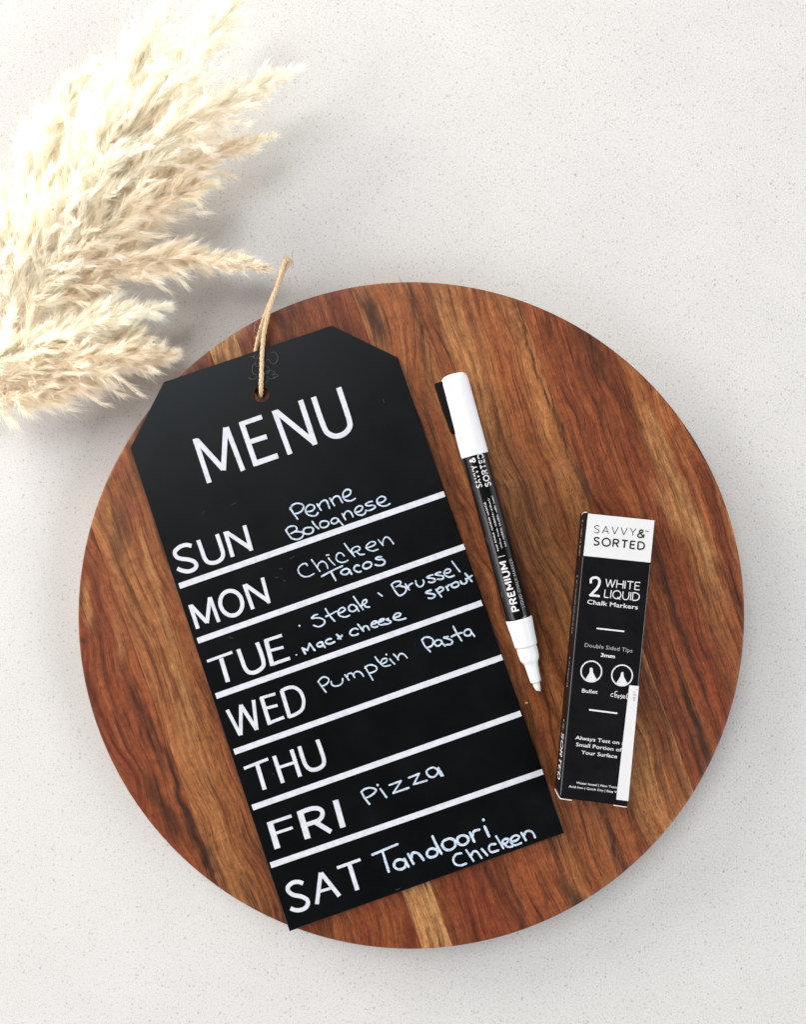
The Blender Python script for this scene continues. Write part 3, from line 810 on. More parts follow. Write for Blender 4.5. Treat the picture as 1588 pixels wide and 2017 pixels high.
# chisel nib: a round stem cut to a wedge
nv, nf = [], []
prof = [(620, 6.9, 6.9), (624, 7.0, 7.0), (631, 6.9, 6.6), (636, 5.8, 4.4), (640, 4.6, 2.0), (641, 4.0, 1.4)]
for s, rt, ru in prof:
    for k in range(20):
        a = 2 * math.pi * k / 20
        nv.append(axis_pt(s + (1.8 * math.sin(a) if s > 634 else 0), math.sin(a) * rt, math.cos(a) * ru))
for i in range(len(prof) - 1):
    for k in range(20):
        k2 = (k + 1) % 20
        nf.append((i * 20 + k, (i + 1) * 20 + k, (i + 1) * 20 + k2, i * 20 + k2))
nf.append(tuple((len(prof) - 1) * 20 + k for k in range(20))[::-1])
link('nib', mesh('nib', nv, nf, m_nib), mk, smooth=True)
# clip on the left flank of the cap: a flat blade standing off the cap
g = G()
secs = [(4, 25, 40, 9), (9, 24, 41, 9), (60, 25, 38.5, 8.5), (104, 25.5, 34.5, 7.5), (110, 26, 31, 5)]
for (s0, a0_, b0, h0), (s1, a1_, b1, h1_) in zip(secs[:-1], secs[1:]):
    c8 = [axis_pt(s0, -b0, -h0), axis_pt(s0, -a0_ + 3, -h0), axis_pt(s1, -a1_ + 3, -h1_), axis_pt(s1, -b1, -h1_),
          axis_pt(s0, -b0, h0), axis_pt(s0, -a0_ + 3, h0), axis_pt(s1, -a1_ + 3, h1_), axis_pt(s1, -b1, h1_)]
    g.box([c8[i] for i in (0, 1, 2, 3, 4, 5, 6, 7)])
bm = bmesh.new()
me = mesh('clip', g.v, g.f, m_clip)
bm.from_mesh(me)
bmesh.ops.remove_doubles(bm, verts=bm.verts, dist=1e-7)
seen = {}
for f in list(bm.faces):
    key = tuple(sorted(v.index for v in f.verts))
    seen.setdefault(key, []).append(f)
kill = [f for fl in seen.values() if len(fl) > 1 for f in fl]
bmesh.ops.delete(bm, geom=kill, context='FACES_ONLY')
bmesh.ops.recalc_face_normals(bm, faces=bm.faces)
bmesh.ops.bevel(bm, geom=[e for e in bm.edges if len(e.link_faces) == 2 and e.calc_face_angle(0) > 0.6], offset=1.1 * S, segments=2, affect='EDGES')
bm.to_mesh(me); bm.free()
link('clip', me, cap)

def onpen(rad):
    def f(x, y, z):
        d = np.array([x, y]) - P0
        s, t = d @ PD, d @ PN
        t = max(-rad * 0.97, min(rad * 0.97, t))
        r = rad + 0.25 + z
        # the near side of the barrel stands a little closer to the camera
        hgt = math.sqrt(max(rad * rad - t * t, 0))
        k = (DIST - AXZ - hgt) / (DIST - AXZ)
        q = np.array([x - CX, y - CY]) * k
        d2 = np.array([CX, CY]) + q - P0
        s2, t2 = d2 @ PD, d2 @ PN
        t2 = max(-rad * 0.98, min(rad * 0.98, t2))
        hg = math.sqrt(max(r * r - t2 * t2, 0))
        return axis_pt(s2, t2, hg)
    return f
pen_map = onpen(25.3)
def st2px(s, t):
    p = P0 + PD * s + PN * t
    return (p[0], p[1])

# capital letters drawn as strokes: width, [(points, curved)]
GL = {
 'S': (.62, [([(.58, .84), (.47, .96), (.27, .99), (.08, .88), (.07, .68), (.24, .55), (.42, .48), (.57, .36), (.57, .15), (.40, .02), (.20, .01), (.03, .14)], 1)]),
 'A': (.78, [([(0, 0), (.39, 1)], 0), ([(.39, 1), (.78, 0)], 0), ([(.14, .33), (.64, .33)], 0)]),
 'V': (.74, [([(0, 1), (.37, 0)], 0), ([(.37, 0), (.74, 1)], 0)]),
 'Y': (.70, [([(0, 1), (.35, .45)], 0), ([(.35, .45), (.70, 1)], 0), ([(.35, .45), (.35, 0)], 0)]),
 '&': (.72, [([(.70, .02), (.20, .66), (.22, .88), (.38, .97), (.50, .84), (.46, .68), (.14, .46), (.02, .22), (.16, .02), (.40, .02), (.62, .24), (.68, .46)], 1)]),
 'O': (.90, [([(.45 + .45 * math.cos(t), .5 + .5 * math.sin(t)) for t in [i * math.pi / 6 for i in range(13)]], 1)]),
 'Q': (.86, [([(.43 + .43 * math.cos(t), .5 + .5 * math.sin(t)) for t in [i * math.pi / 6 for i in range(13)]], 1), ([(.52, .22), (.84, -.06)], 0)]),
 'R': (.60, [([(0, 0), (0, 1)], 0), ([(0, .98), (.34, .98), (.54, .88), (.55, .66), (.36, .50), (0, .50)], 1), ([(.30, .50), (.58, 0)], 0)]),
 'P': (.58, [([(0, 0), (0, 1)], 0), ([(0, .98), (.34, .98), (.55, .88), (.55, .62), (.34, .48), (0, .48)], 1)]),
 'T': (.66, [([(0, .97), (.66, .97)], 0), ([(.33, .97), (.33, 0)], 0)]),
 'E': (.52, [([(0, 0), (0, 1)], 0), ([(0, .97), (.52, .97)], 0), ([(0, .52), (.46, .52)], 0), ([(0, .03), (.52, .03)], 0)]),
 'D': (.72, [([(0, 0), (0, 1)], 0), ([(0, .97), (.32, .97), (.62, .80), (.70, .50), (.62, .20), (.32, .03), (0, .03)], 1)]),
 'W': (1.0, [([(0, 1), (.26, 0)], 0), ([(.26, 0), (.50, .95)], 0), ([(.50, .95), (.74, 0)], 0), ([(.74, 0), (1.0, 1)], 0)]),
 'H': (.68, [([(0, 0), (0, 1)], 0), ([(.68, 0), (.68, 1)], 0), ([(0, .52), (.68, .52)], 0)]),
 'I': (.02, [([(.01, 0), (.01, 1)], 0)]),
 'L': (.46, [([(0, 1), (0, 0)], 0), ([(0, .03), (.46, .03)], 0)]),
 'U': (.66, [([(0, 1), (0, .5), (.02, .26), (.15, .05), (.33, 0), (.51, .05), (.64, .26), (.66, .5), (.66, 1)], 1)]),
 'M': (.84, [([(0, 0), (0, 1)], 0), ([(0, .98), (.42, .25)], 0), ([(.42, .25), (.84, .98)], 0), ([(.84, 0), (.84, 1)], 0)]),
 'C': (.74, [([(.72, .80), (.58, .95), (.36, 1), (.12, .86), (0, .5), (.12, .14), (.36, 0), (.58, .05), (.72, .20)], 1)]),
 'K': (.62, [([(0, 0), (0, 1)], 0), ([(.58, 1), (0, .42)], 0), ([(.20, .60), (.62, 0)], 0)]),
 '|': (.02, [([(.01, -.1), (.01, 1.1)], 0)]),
 '2': (.52, [([(.03, .80), (.10, .95), (.27, 1.0), (.46, .93), (.50, .74), (.40, .52), (.20, .26), (.02, .03)], 1), ([(.0, .035), (.52, .035)], 0)]),
}
def caps(g, text, p0, p1, height, width, mapper, gap=.28, space=.5):
    total, pos = 0, []
    for ch in text:
        if ch == ' ':
            total += space
            continue
        pos.append((ch, total))
        total += GL[ch][0] + gap
    total -= gap
    p0, p1 = np.array(p0, float), np.array(p1, float)
    L = np.linalg.norm(p1 - p0)
    dx = (p1 - p0) / L
    up = np.array([dx[1], -dx[0]])
    k = L / total
    for ch, x0 in pos:
        for pts, cur in GL[ch][1]:
            q = [p0 + dx * (x0 + x) * k + up * y * height for x, y in pts]
            stroke(g, q, width, mapper, smooth=bool(cur), cap='butt' if not cur else 'butt')

def text_mesh(body, bold=0.0):
    cu = bpy.data.curves.new('tmp', 'FONT')
    cu.body = body
    cu.resolution_u = 2
    cu.offset = bold
    o = bpy.data.objects.new('tmp', cu)
    COL.objects.link(o)
    bpy.context.view_layer.update()
    dg = bpy.context.evaluated_depsgraph_get()
    me = o.evaluated_get(dg).to_mesh()
    vs = np.array([v.co[:2] for v in me.vertices])
    fs = [tuple(p.vertices) for p in me.polygons]
    o.evaluated_get(dg).to_mesh_clear()
    bpy.data.objects.remove(o)
    bpy.data.curves.remove(cu)
    return vs, fs
def typeset(g, body, p0, p1, capheight, mapper, bold=0.0):
    vs, fs = text_mesh(body, bold)
    if not len(vs):
        return
    x0, x1 = vs[:, 0].min(), vs[:, 0].max()
    p0, p1 = np.array(p0, float), np.array(p1, float)
    L = np.linalg.norm(p1 - p0); dx = (p1 - p0) / L; up = np.array([dx[1], -dx[0]])
    kx, ky = L / (x1 - x0), capheight / 0.73
    LIFT[0] = (LIFT[0] + 0.013) % 0.11
    out = [mapper(*(p0 + dx * (x - x0) * kx + up * y * ky), 0.2 + LIFT[0]) for x, y in vs]
    g.add(out, fs)

g = G()
caps(g, 'SAVVY', st2px(224, -2.2), st2px(180, -2.2), 10.5, 1.7, pen_map, gap=.30)
caps(g, '&', st2px(173, -2.2), st2px(164.5, -2.2), 10.5, 2.2, pen_map)
link('printed_lettering', mesh('printed_lettering', g.v, g.f, m_white), barrel, label='thin white lettering SAVVY&')
g = G()
caps(g, 'SORTED', st2px(226, 15.2), st2px(160, 15.2), 10.5, 2.3, pen_map, gap=.30)
link('printed_lettering', mesh('printed_lettering', g.v, g.f, m_white), barrel, label='bold white lettering SORTED')
g = G()
caps(g, 'PREMIUM', st2px(477, 4.6), st2px(378, 4.6), 13.0, 3.3, pen_map, gap=.34)
caps(g, '|', st2px(366.5, 5), st2px(366, 5), 12.0, 1.1, pen_map)
link('printed_lettering', mesh('printed_lettering', g.v, g.f, m_white), barrel, label='bold white lettering PREMIUM')
g = G()
caps(g, 'LIQUID CHALK MARKER', st2px(474, 16.8), st2px(376, 16.8), 5.2, 0.8, pen_map, gap=.30, space=.55)
link('printed_lettering', mesh('printed_lettering', g.v, g.f, m_grey), barrel, label='small grey lettering LIQUID CHALK MARKER')
# three lines of print too small to read
g = G()
rng = np.random.RandomState(4)
for t0, s0, s1 in ((-3.6, 255, 355), (5.2, 250, 352), (13.4, 247, 349)):
    s = s0
    nxt = s + rng.uniform(14, 26)
    while s < s1:
        if s > nxt:
            s += 3.2; nxt = s + rng.uniform(12, 30)
        hh = rng.uniform(1.6, 3.0)
        if rng.rand() < 0.25:
            hh += 1.4
        o_ = rng.uniform(-0.5, 0.5)
        stroke(g, [st2px(s, t0), st2px(s + o_, t0 - hh)], 0.75, pen_map, smooth=False, cap='butt')
        if rng.rand() < 0.6:
            stroke(g, [st2px(s, t0 - rng.choice([0.3, 1.3, 2.2])), st2px(s + 1.5, t0 - rng.choice([0.3, 1.3, 2.2]))], 0.7, pen_map, smooth=False, cap='butt')
        s += rng.uniform(1.5, 2.3)
link('small_print', mesh('small_print', g.v, g.f, m_white), barrel, kind='stuff')

# ------------------------------------------------------------------ carton of the markers
ZB = 65.0
c_px = {'tl': (1156.6, 1010.2), 'tr': (1291.2, 1024), 'bl': (1104.0, 1571.5), 'br': (1236.2, 1588.5)}
cw = {k: np.array(W(*v, ZB)) for k, v in c_px.items()}
def low(p, z):
    return np.array([p[0], p[1], (H + z) * S])
bcen = sum(cw.values()) / 4
carton = thing('marker_box', 'black and white carton of two white liquid chalk markers lying right of the pen', 'box', (bcen[0], bcen[1], H * S))
m_card, nt, b = new_mat('black_card', (0.006, 0.006, 0.007), 0.42, 0.11)
co = coords(nt)
n1 = node(nt, 'ShaderNodeTexNoise', Scale=120.0, Detail=4.0, Roughness=0.6)
nt.links.new(co, n1.inputs['Vector'])
nt.links.new(ramp(nt, n1.outputs['Fac'], [(0.3, (0.0025, 0.0025, 0.003)), (0.7, (0.005, 0.005, 0.006))]), b.inputs['Base Color'])
m_wcard, _, _ = new_mat('white_card', (0.53, 0.53, 0.54), 0.45, 0.3)
m_worn_lit, nt, b = new_mat('worn_lit_card_edge', (0.11, 0.11, 0.12), 0.7, 0.2)  # grey of the rubbed card with the edge highlight painted in
m_raw, _, _ = new_mat('raw_card_edge', (0.55, 0.49, 0.42), 0.85, 0.1)
bm = bmesh.new()
vv = [bm.verts.new(p) for p in (low(cw['bl'], 0.3), low(cw['br'], 0.3), low(cw['tr'], 0.3), low(cw['tl'], 0.3), cw['bl'], cw['br'], cw['tr'], cw['tl'])]
for f in ((3, 2, 1, 0), (4, 5, 6, 7), (0, 1, 5, 4), (1, 2, 6, 5), (2, 3, 7, 6), (3, 0, 4, 7)):
    bm.faces.new([vv[i] for i in f])
bmesh.ops.bevel(bm, geom=list(bm.edges), offset=1.3 * S, segments=2, affect='EDGES')
me = bpy.data.meshes.new('carton_body'); bm.to_mesh(me); bm.free(); me.materials.append(m_card)
cbody = link('carton_body', me, carton)
def onbox(x, y, z):
    return W(x, y, ZB + z)
E1, E2 = from_crop(1080, 990, 6.304), from_crop(1080, 1280, 6.113)
# white header band printed over the top of the face
a_, b_, c_, d_ = (1158.8, 1011.4), (1290.2, 1025), (1282.0, 1108.2), (1149.8, 1094.6)
g = G(); g.add([onbox(*p, 0.08) for p in (a_, b_, c_, d_)], [(3, 2, 1, 0)])
link('header_band', mesh('header_band', g.v, g.f, m_wcard), carton, label='white band with the maker name')
g = G()
caps(g, 'SAVVY', *E1([(572, 374), (1088, 414)]), 14.6, 1.5, onbox, gap=.36)
link('printed_lettering', mesh('printed_lettering', g.v, g.f, m_dark), carton, label='thin black lettering SAVVY')
g = G()
caps(g, '&', *E1([(1112, 430), (1196, 438)]), 15.4, 3.0, onbox)
typeset(g, 'TM', *E1([(1205, 362), (1250, 366)]), 2.8, onbox, 0.02)
link('printed_lettering', mesh('printed_lettering', g.v, g.f, m_dark), carton, label='bold black ampersand')
g = G()
caps(g, 'SORTED', *E1([(565, 524), (1195, 586)]), 15.0, 3.1, onbox, gap=.34)
link('printed_lettering', mesh('printed_lettering', g.v, g.f, m_dark), carton, label='bold black lettering SORTED')
g = G()
for pts in ([(532, 990), (540, 945), (590, 930), (632, 950), (640, 1000), (612, 1060), (565, 1110), (530, 1150)],):
    stroke(g, E1(pts), 4.9, onbox, smooth=True, cap='round')
stroke(g, E1([(525, 1148), (632, 1160)]), 4.6, onbox, smooth=False, cap='round')
link('printed_numeral', mesh('printed_numeral', g.v, g.f, m_white), carton, label='large white numeral 2')
g = G()
caps(g, 'WHITE', *E1([(712, 1044), (1138, 1088)]), 15.6, 1.9, onbox, gap=.20)
caps(g, 'LIQUID', *E1([(700, 1178), (1132, 1222)]), 15.8, 1.9, onbox, gap=.20)
link('printed_lettering', mesh('printed_lettering', g.v, g.f, m_white), carton, label='thin white lettering WHITE LIQUID')
g = G()
typeset(g, 'Chalk Markers', *E1([(485, 1256), (1116, 1326)]), 9.0, onbox, 0.012)
link('printed_lettering', mesh('printed_lettering', g.v, g.f, m_white), carton, label='bold white lettering Chalk Markers')
g = G(); stroke(g, E1([(612, 1562), (942, 1599)]), 3.0, onbox, smooth=False, cap='round')
link('printed_rule', mesh('printed_rule', g.v, g.f, m_white), carton)
g = G(); typeset(g, 'Double Sided Tips', *E1([(455, 1790), (1050, 1862)]), 8.2, onbox, 0.0)
link('printed_lettering', mesh('printed_lettering', g.v, g.f, m_grey), carton, label='thin grey lettering Double Sided Tips')
g = G(); typeset(g, '3mm', *E1([(655, 1912), (830, 1932)]), 7.4, onbox, 0.03)
link('printed_lettering', mesh('printed_lettering', g.v, g.f, m_white), carton, label='bold white lettering 3mm')
for (cx_, cy_), sl in (((522, 260), 0.55), ((893, 308), -0.5)):
    g = G()
    stroke(g, E2([(cx_ + 124 * math.cos(t), cy_ + 124 * math.sin(t)) for t in [i * math.pi / 12 for i in range(25)]]), 2.6, onbox, smooth=True, cap='butt')
    # marker tip silhouette
    sil = [(-78, 96), (-50, 62), (-20, 12), (-18, -38), (-16, -44), (16, -42), (20, 12), (50, 70), (70, 98)] if sl > 0 else [(-78, 96), (-50, 62), (-20, 12), (-14, -28), (0, -42), (14, -42), (20, 12), (50, 70), (70, 98)]
    arc = [(118 * math.sin(a) * 1.0, 118 * math.cos(a)) for a in np.linspace(0.62, -0.70, 8)]
    pts = sil + arc
    pts3 = [onbox(*E2([(cx_ + x, cy_ + y)])[0], 0.35) for x, y in pts]
    ctr3 = onbox(*E2([(cx_, cy_ + 60)])[0], 0.35)
    n = len(pts3)
    g.add(pts3 + [ctr3], [(i, (i + 1) % n, n) for i in range(n)])
    link('printed_tip_icon', mesh('printed_tip_icon', g.v, g.f, m_white), carton)
g = G(); typeset(g, 'Bullet', *E2([(408, 512), (598, 530)]), 7.8, onbox, 0.012)
link('printed_lettering', mesh('printed_lettering', g.v, g.f, m_white), carton, label='bold white lettering Bullet')
g = G()
for ch in ([(785, 525), (762, 535), (760, 558), (786, 562)], [(835, 500), (812, 505), (806, 545), (812, 575)], [(812, 548), (828, 538), (836, 556), (838, 580)], [(854, 548), (856, 582)],
           [(892, 545), (872, 552), (890, 572), (878, 590)], [(905, 572), (925, 562), (915, 550), (902, 562), (910, 580), (932, 580)], [(968, 530), (950, 540), (946, 575), (958, 592)]):
    stroke(g, E2(ch), 1.3, onbox)
link('printed_lettering', mesh('printed_lettering', g.v, g.f, m_white), carton, label='white script lettering Chisel')
g = G(); stroke(g, E2([(503, 722), (828, 764)]), 3.2, onbox, smooth=False, cap='round')
link('printed_rule', mesh('printed_rule', g.v, g.f, m_white), carton)
g = G()
typeset(g, 'Always Test on a', *E2([(328, 1076), (922, 1146)]), 7.6, onbox, 0.012)
typeset(g, 'Small Portion of', *E2([(335, 1158), (888, 1228)]), 7.6, onbox, 0.012)
typeset(g, 'Your Surface', *E2([(398, 1252), (832, 1306)]), 7.6, onbox, 0.012)
link('printed_lettering', mesh('printed_lettering', g.v, g.f, m_white), carton, label='three bold white lines Always Test on a Small Portion of Your Surface')
g = G()
typeset(g, 'Water based | Non Toxic', *E2([(340, 1612), (838, 1670)]), 4.6, onbox, 0.012)
typeset(g, 'Acid free | Quick Dry | Easy Wipe', *E2([(250, 1655), (905, 1735)]), 4.6, onbox, 0.012)
link('printed_lettering', mesh('printed_lettering', g.v, g.f, m_white), carton, label='two small white lines at the foot of the box')
# paper sticker, wrapped over the right edge
g = G()
st = E2([(980, 426), (1097, 437), (968, 1822), (822, 1802)])
top4 = [onbox(*p, 0.75) for p in st]
bot4 = [onbox(*p, 0.5) for p in st]
g.box([bot4[3], bot4[2], bot4[1], bot4[0], top4[3], top4[2], top4[1], top4[0]])
# the part folded down the side
dn = [np.array(top4[1]), np.array(top4[2])]
outv = (cw['tr'] - cw['tl']); outv /= np.linalg.norm(outv)
edge_hi = [cw['tr'] + (cw['br'] - cw['tr']) * k + outv * 0.6 * S for k in ((top4[1][1] - cw['tr'][1]) / (cw['br'][1] - cw['tr'][1]), (top4[2][1] - cw['tr'][1]) / (cw['br'][1] - cw['tr'][1]))]
g.add([edge_hi[0], edge_hi[1], edge_hi[1] - np.array([0, 0, 22 * S]), edge_hi[0] - np.array([0, 0, 22 * S])], [(0, 1, 2, 3)])
stk = link('sticker', mesh('sticker', g.v, g.f, m_wcard), carton, label='narrow white paper sticker down the right edge')
g = G()
K = from_crop(1200, 1330, 19.85)
for pts in ([(1075, 575), (1115, 570)], [(955, 660), (1010, 655)], [(970, 740), (1050, 745), (1050, 790), (975, 785)], [(960, 880), (1030, 870), (1025, 900), (970, 905)], [(960, 960), (1020, 965)], [(975, 1000), (1010, 985)]):
    stroke(g, K(pts), 1.3, lambda x, y, z: onbox(x, y, z + 0.75), smooth=False, cap='round')
link('sticker_print', mesh('sticker_print', g.v, g.f, m_grey), stk)
# rubbed edges, edge highlight put into their grey; raw card at the corners
g = G()
def edge_strip(p, q, w0, w1, z):
    p, q = np.array(p, float), np.array(q, float)
    d = (q - p) / np.linalg.norm(q - p); n = np.array([-d[1], d[0]])
    N = 14
    rs = np.random.RandomState(2)
    vs = []
    for i in range(N + 1):
        c = p + (q - p) * i / N
        w = w0 + (w1 - w0) * i / N
        w *= rs.uniform(0.7, 1.2)
        vs += [onbox(*(c + n * w / 2), z), onbox(*(c - n * w / 2), z)]
    g.add(vs, [(2 * i, 2 * i + 1, 2 * i + 3, 2 * i + 2) for i in range(N)])
edge_strip((1149.2, 1097), (1104.8, 1566), 1.5, 1.9, 0.10)
edge_strip((1281.4, 1112), (1257.8, 1350), 1.3, 1.5, 0.10)
link('worn_lit_edge', mesh('worn_lit_edge', g.v, g.f, m_worn_lit), carton)
g = G()
def rod(pts, r):
    c = np.array(catmull([np.array(p, float) for p in pts], 6))
    vs, fs = frame_tube([W(*p) for p in c], r * S, 6)
    g.add(vs, fs)
rod([(1093.9, 1554, 8), (1097, 1560.5, 30), (1101.2, 1568.5, 52), (1105, 1573, 64), (1114, 1574.6, 65), (1127, 1576.4, 65)], 0.95)
link('flap_edge', mesh('flap_edge', g.v, g.f, m_raw), carton, smooth=True)
g = G()
rod([(1209, 1586.0, 64.6), (1222, 1588.0, 64.8), (1235.2, 1589.8, 64.6)], 0.95)
link('flap_edge', mesh('flap_edge', g.v, g.f, m_raw), carton, smooth=True)
g = G()
rod([(1146.8, 1013.5, 30), (1151, 1009.5, 52), (1156.5, 1009.2, 64.5)], 0.9)
link('flap_edge', mesh('flap_edge', g.v, g.f, m_raw), carton, smooth=True)
# print on the long side that faces the middle of the board
def onside(a, zz, z):
    p = cw['tl'] + (cw['bl'] - cw['tl']) * a
    nn = -outv * (0.3 + z) * S
    return (p[0] + nn[0], p[1] + nn[1], (H + zz) * S)
def sidemap(x, y, z):      # x runs down the box in px, y up the side in px
    return onside(x / 556.0, y, z)
def side_caps(text, x0, x1, hgt, base, wd):
    g = G()
    total, pos = 0, []
    for ch in text:
        if ch == ' ':
            total += .5; continue
        pos.append((ch, total)); total += GL[ch][0] + .3
    total -= .3
    k = (x1 - x0) / total
    for ch, c0 in pos:
        for pts, cur in GL[ch][1]:
            stroke(g, [(x0 + (c0 + x) * k, base + y * hgt) for x, y in pts], wd, sidemap, smooth=bool(cur), cap='butt')
    return g
g = side_caps('SORTED', 438, 528, 23, 22, 2.8)
link('side_lettering', mesh('side_lettering', g.v, g.f, m_white), carton, label='bold white lettering SORTED along the side')
g = G()
for a0_, a1_ in ((14, 84), (124, 240), (286, 345), (410, 432)):
    dot(g, a0_ + 2, 32, 2.6, sidemap)
    x = a0_ + 10
    rs = np.random.RandomState(int(a0_))
    while x < a1_:
        h_ = rs.uniform(8, 13)
        stroke(g, [(x, 26), (x + rs.uniform(-.6, .6), 26 + h_)], 0.9, sidemap, smooth=False, cap='butt')
        x += rs.uniform(1.8, 3.4) + (3 if rs.rand() < 0.15 else 0)
link('side_small_print', mesh('side_small_print', g.v, g.f, m_grey), carton, kind='stuff')

# ------------------------------------------------------------------ crumb by the nib
cp = W(1037, 1384, 0)
bm = bmesh.new()
bmesh.ops.create_icosphere(bm, subdivisions=2, radius=1.0)
rs = np.random.RandomState(1)
for v in bm.verts:
    v.co *= rs.uniform(0.75, 1.15)
    v.co.x *= 3.4 * S; v.co.y *= 2.2 * S; v.co.z = v.co.z * 1.6 * S + 1.7 * S
    v.co += Vector(cp)
me = bpy.data.meshes.new('wood_crumb'); bm.to_mesh(me); bm.free()
m_crumb, _, _ = new_mat('pale_chip', (0.50, 0.30, 0.16), 0.8, 0.1)
me.materials.append(m_crumb)
co3 = np.array([v.co for v in me.vertices]) - np.array(cp)
me.vertices.foreach_set('co', co3.ravel())
o = bpy.data.objects.new('wood_crumb', me); o.location = cp; COL.objects.link(o)
o['label'] = 'tiny pale wood crumb on the board just below the marker nib'; o['category'] = 'crumb'

# ------------------------------------------------------------------ dried pampas plumes
def plume_material(name, colr, warm):
    m = bpy.data.materials.new(name)
    m.use_nodes = True
    nt = m.node_tree
    nt.nodes.clear()
    out = nt.nodes.new('ShaderNodeOutputMaterial')
    at = node(nt, 'ShaderNodeAttribute', attribute_name='tuft')
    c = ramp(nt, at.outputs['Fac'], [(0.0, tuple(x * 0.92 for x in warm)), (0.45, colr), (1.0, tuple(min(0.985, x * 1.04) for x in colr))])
    d = nt.nodes.new('ShaderNodeBsdfDiffuse'); t = nt.nodes.new('ShaderNodeBsdfTranslucent')
    gl = nt.nodes.new('ShaderNodeBsdfGlossy'); gl.inputs['Roughness'].default_value = 0.45
    nt.links.new(c, d.inputs['Color']); nt.links.new(c, t.inputs['Color'])
    nt.links.new(c, gl.inputs['Color'])
    m1 = nt.nodes.new('ShaderNodeMixShader'); m1.inputs[0].default_value = 0.5
    nt.links.new(d.outputs[0], m1.inputs[1]); nt.links.new(t.outputs[0], m1.inputs[2])
    m2 = nt.nodes.new('ShaderNodeMixShader'); m2.inputs[0].default_value = 0.06
    nt.links.new(m1.outputs[0], m2.inputs[1]); nt.links.new(gl.outputs[0], m2.inputs[2])
    nt.links.new(m2.outputs[0], out.inputs['Surface'])
    return m
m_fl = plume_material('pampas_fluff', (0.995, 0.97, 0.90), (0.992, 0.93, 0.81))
m_fl2 = plume_material('pampas_fluff_shade_beige', (0.983, 0.93, 0.835), (0.975, 0.88, 0.73))  # beige tone with the shade of the lower plumes put into it
m_stem, _, _ = new_mat('dry_stem', (0.62, 0.46, 0.26), 0.7, 0.2)
m_seed, _, _ = new_mat('seed_husk', (0.30, 0.20, 0.11), 0.8, 0.1)

def unit(a):
    return a / np.maximum(np.linalg.norm(a, axis=-1, keepdims=True), 1e-9)

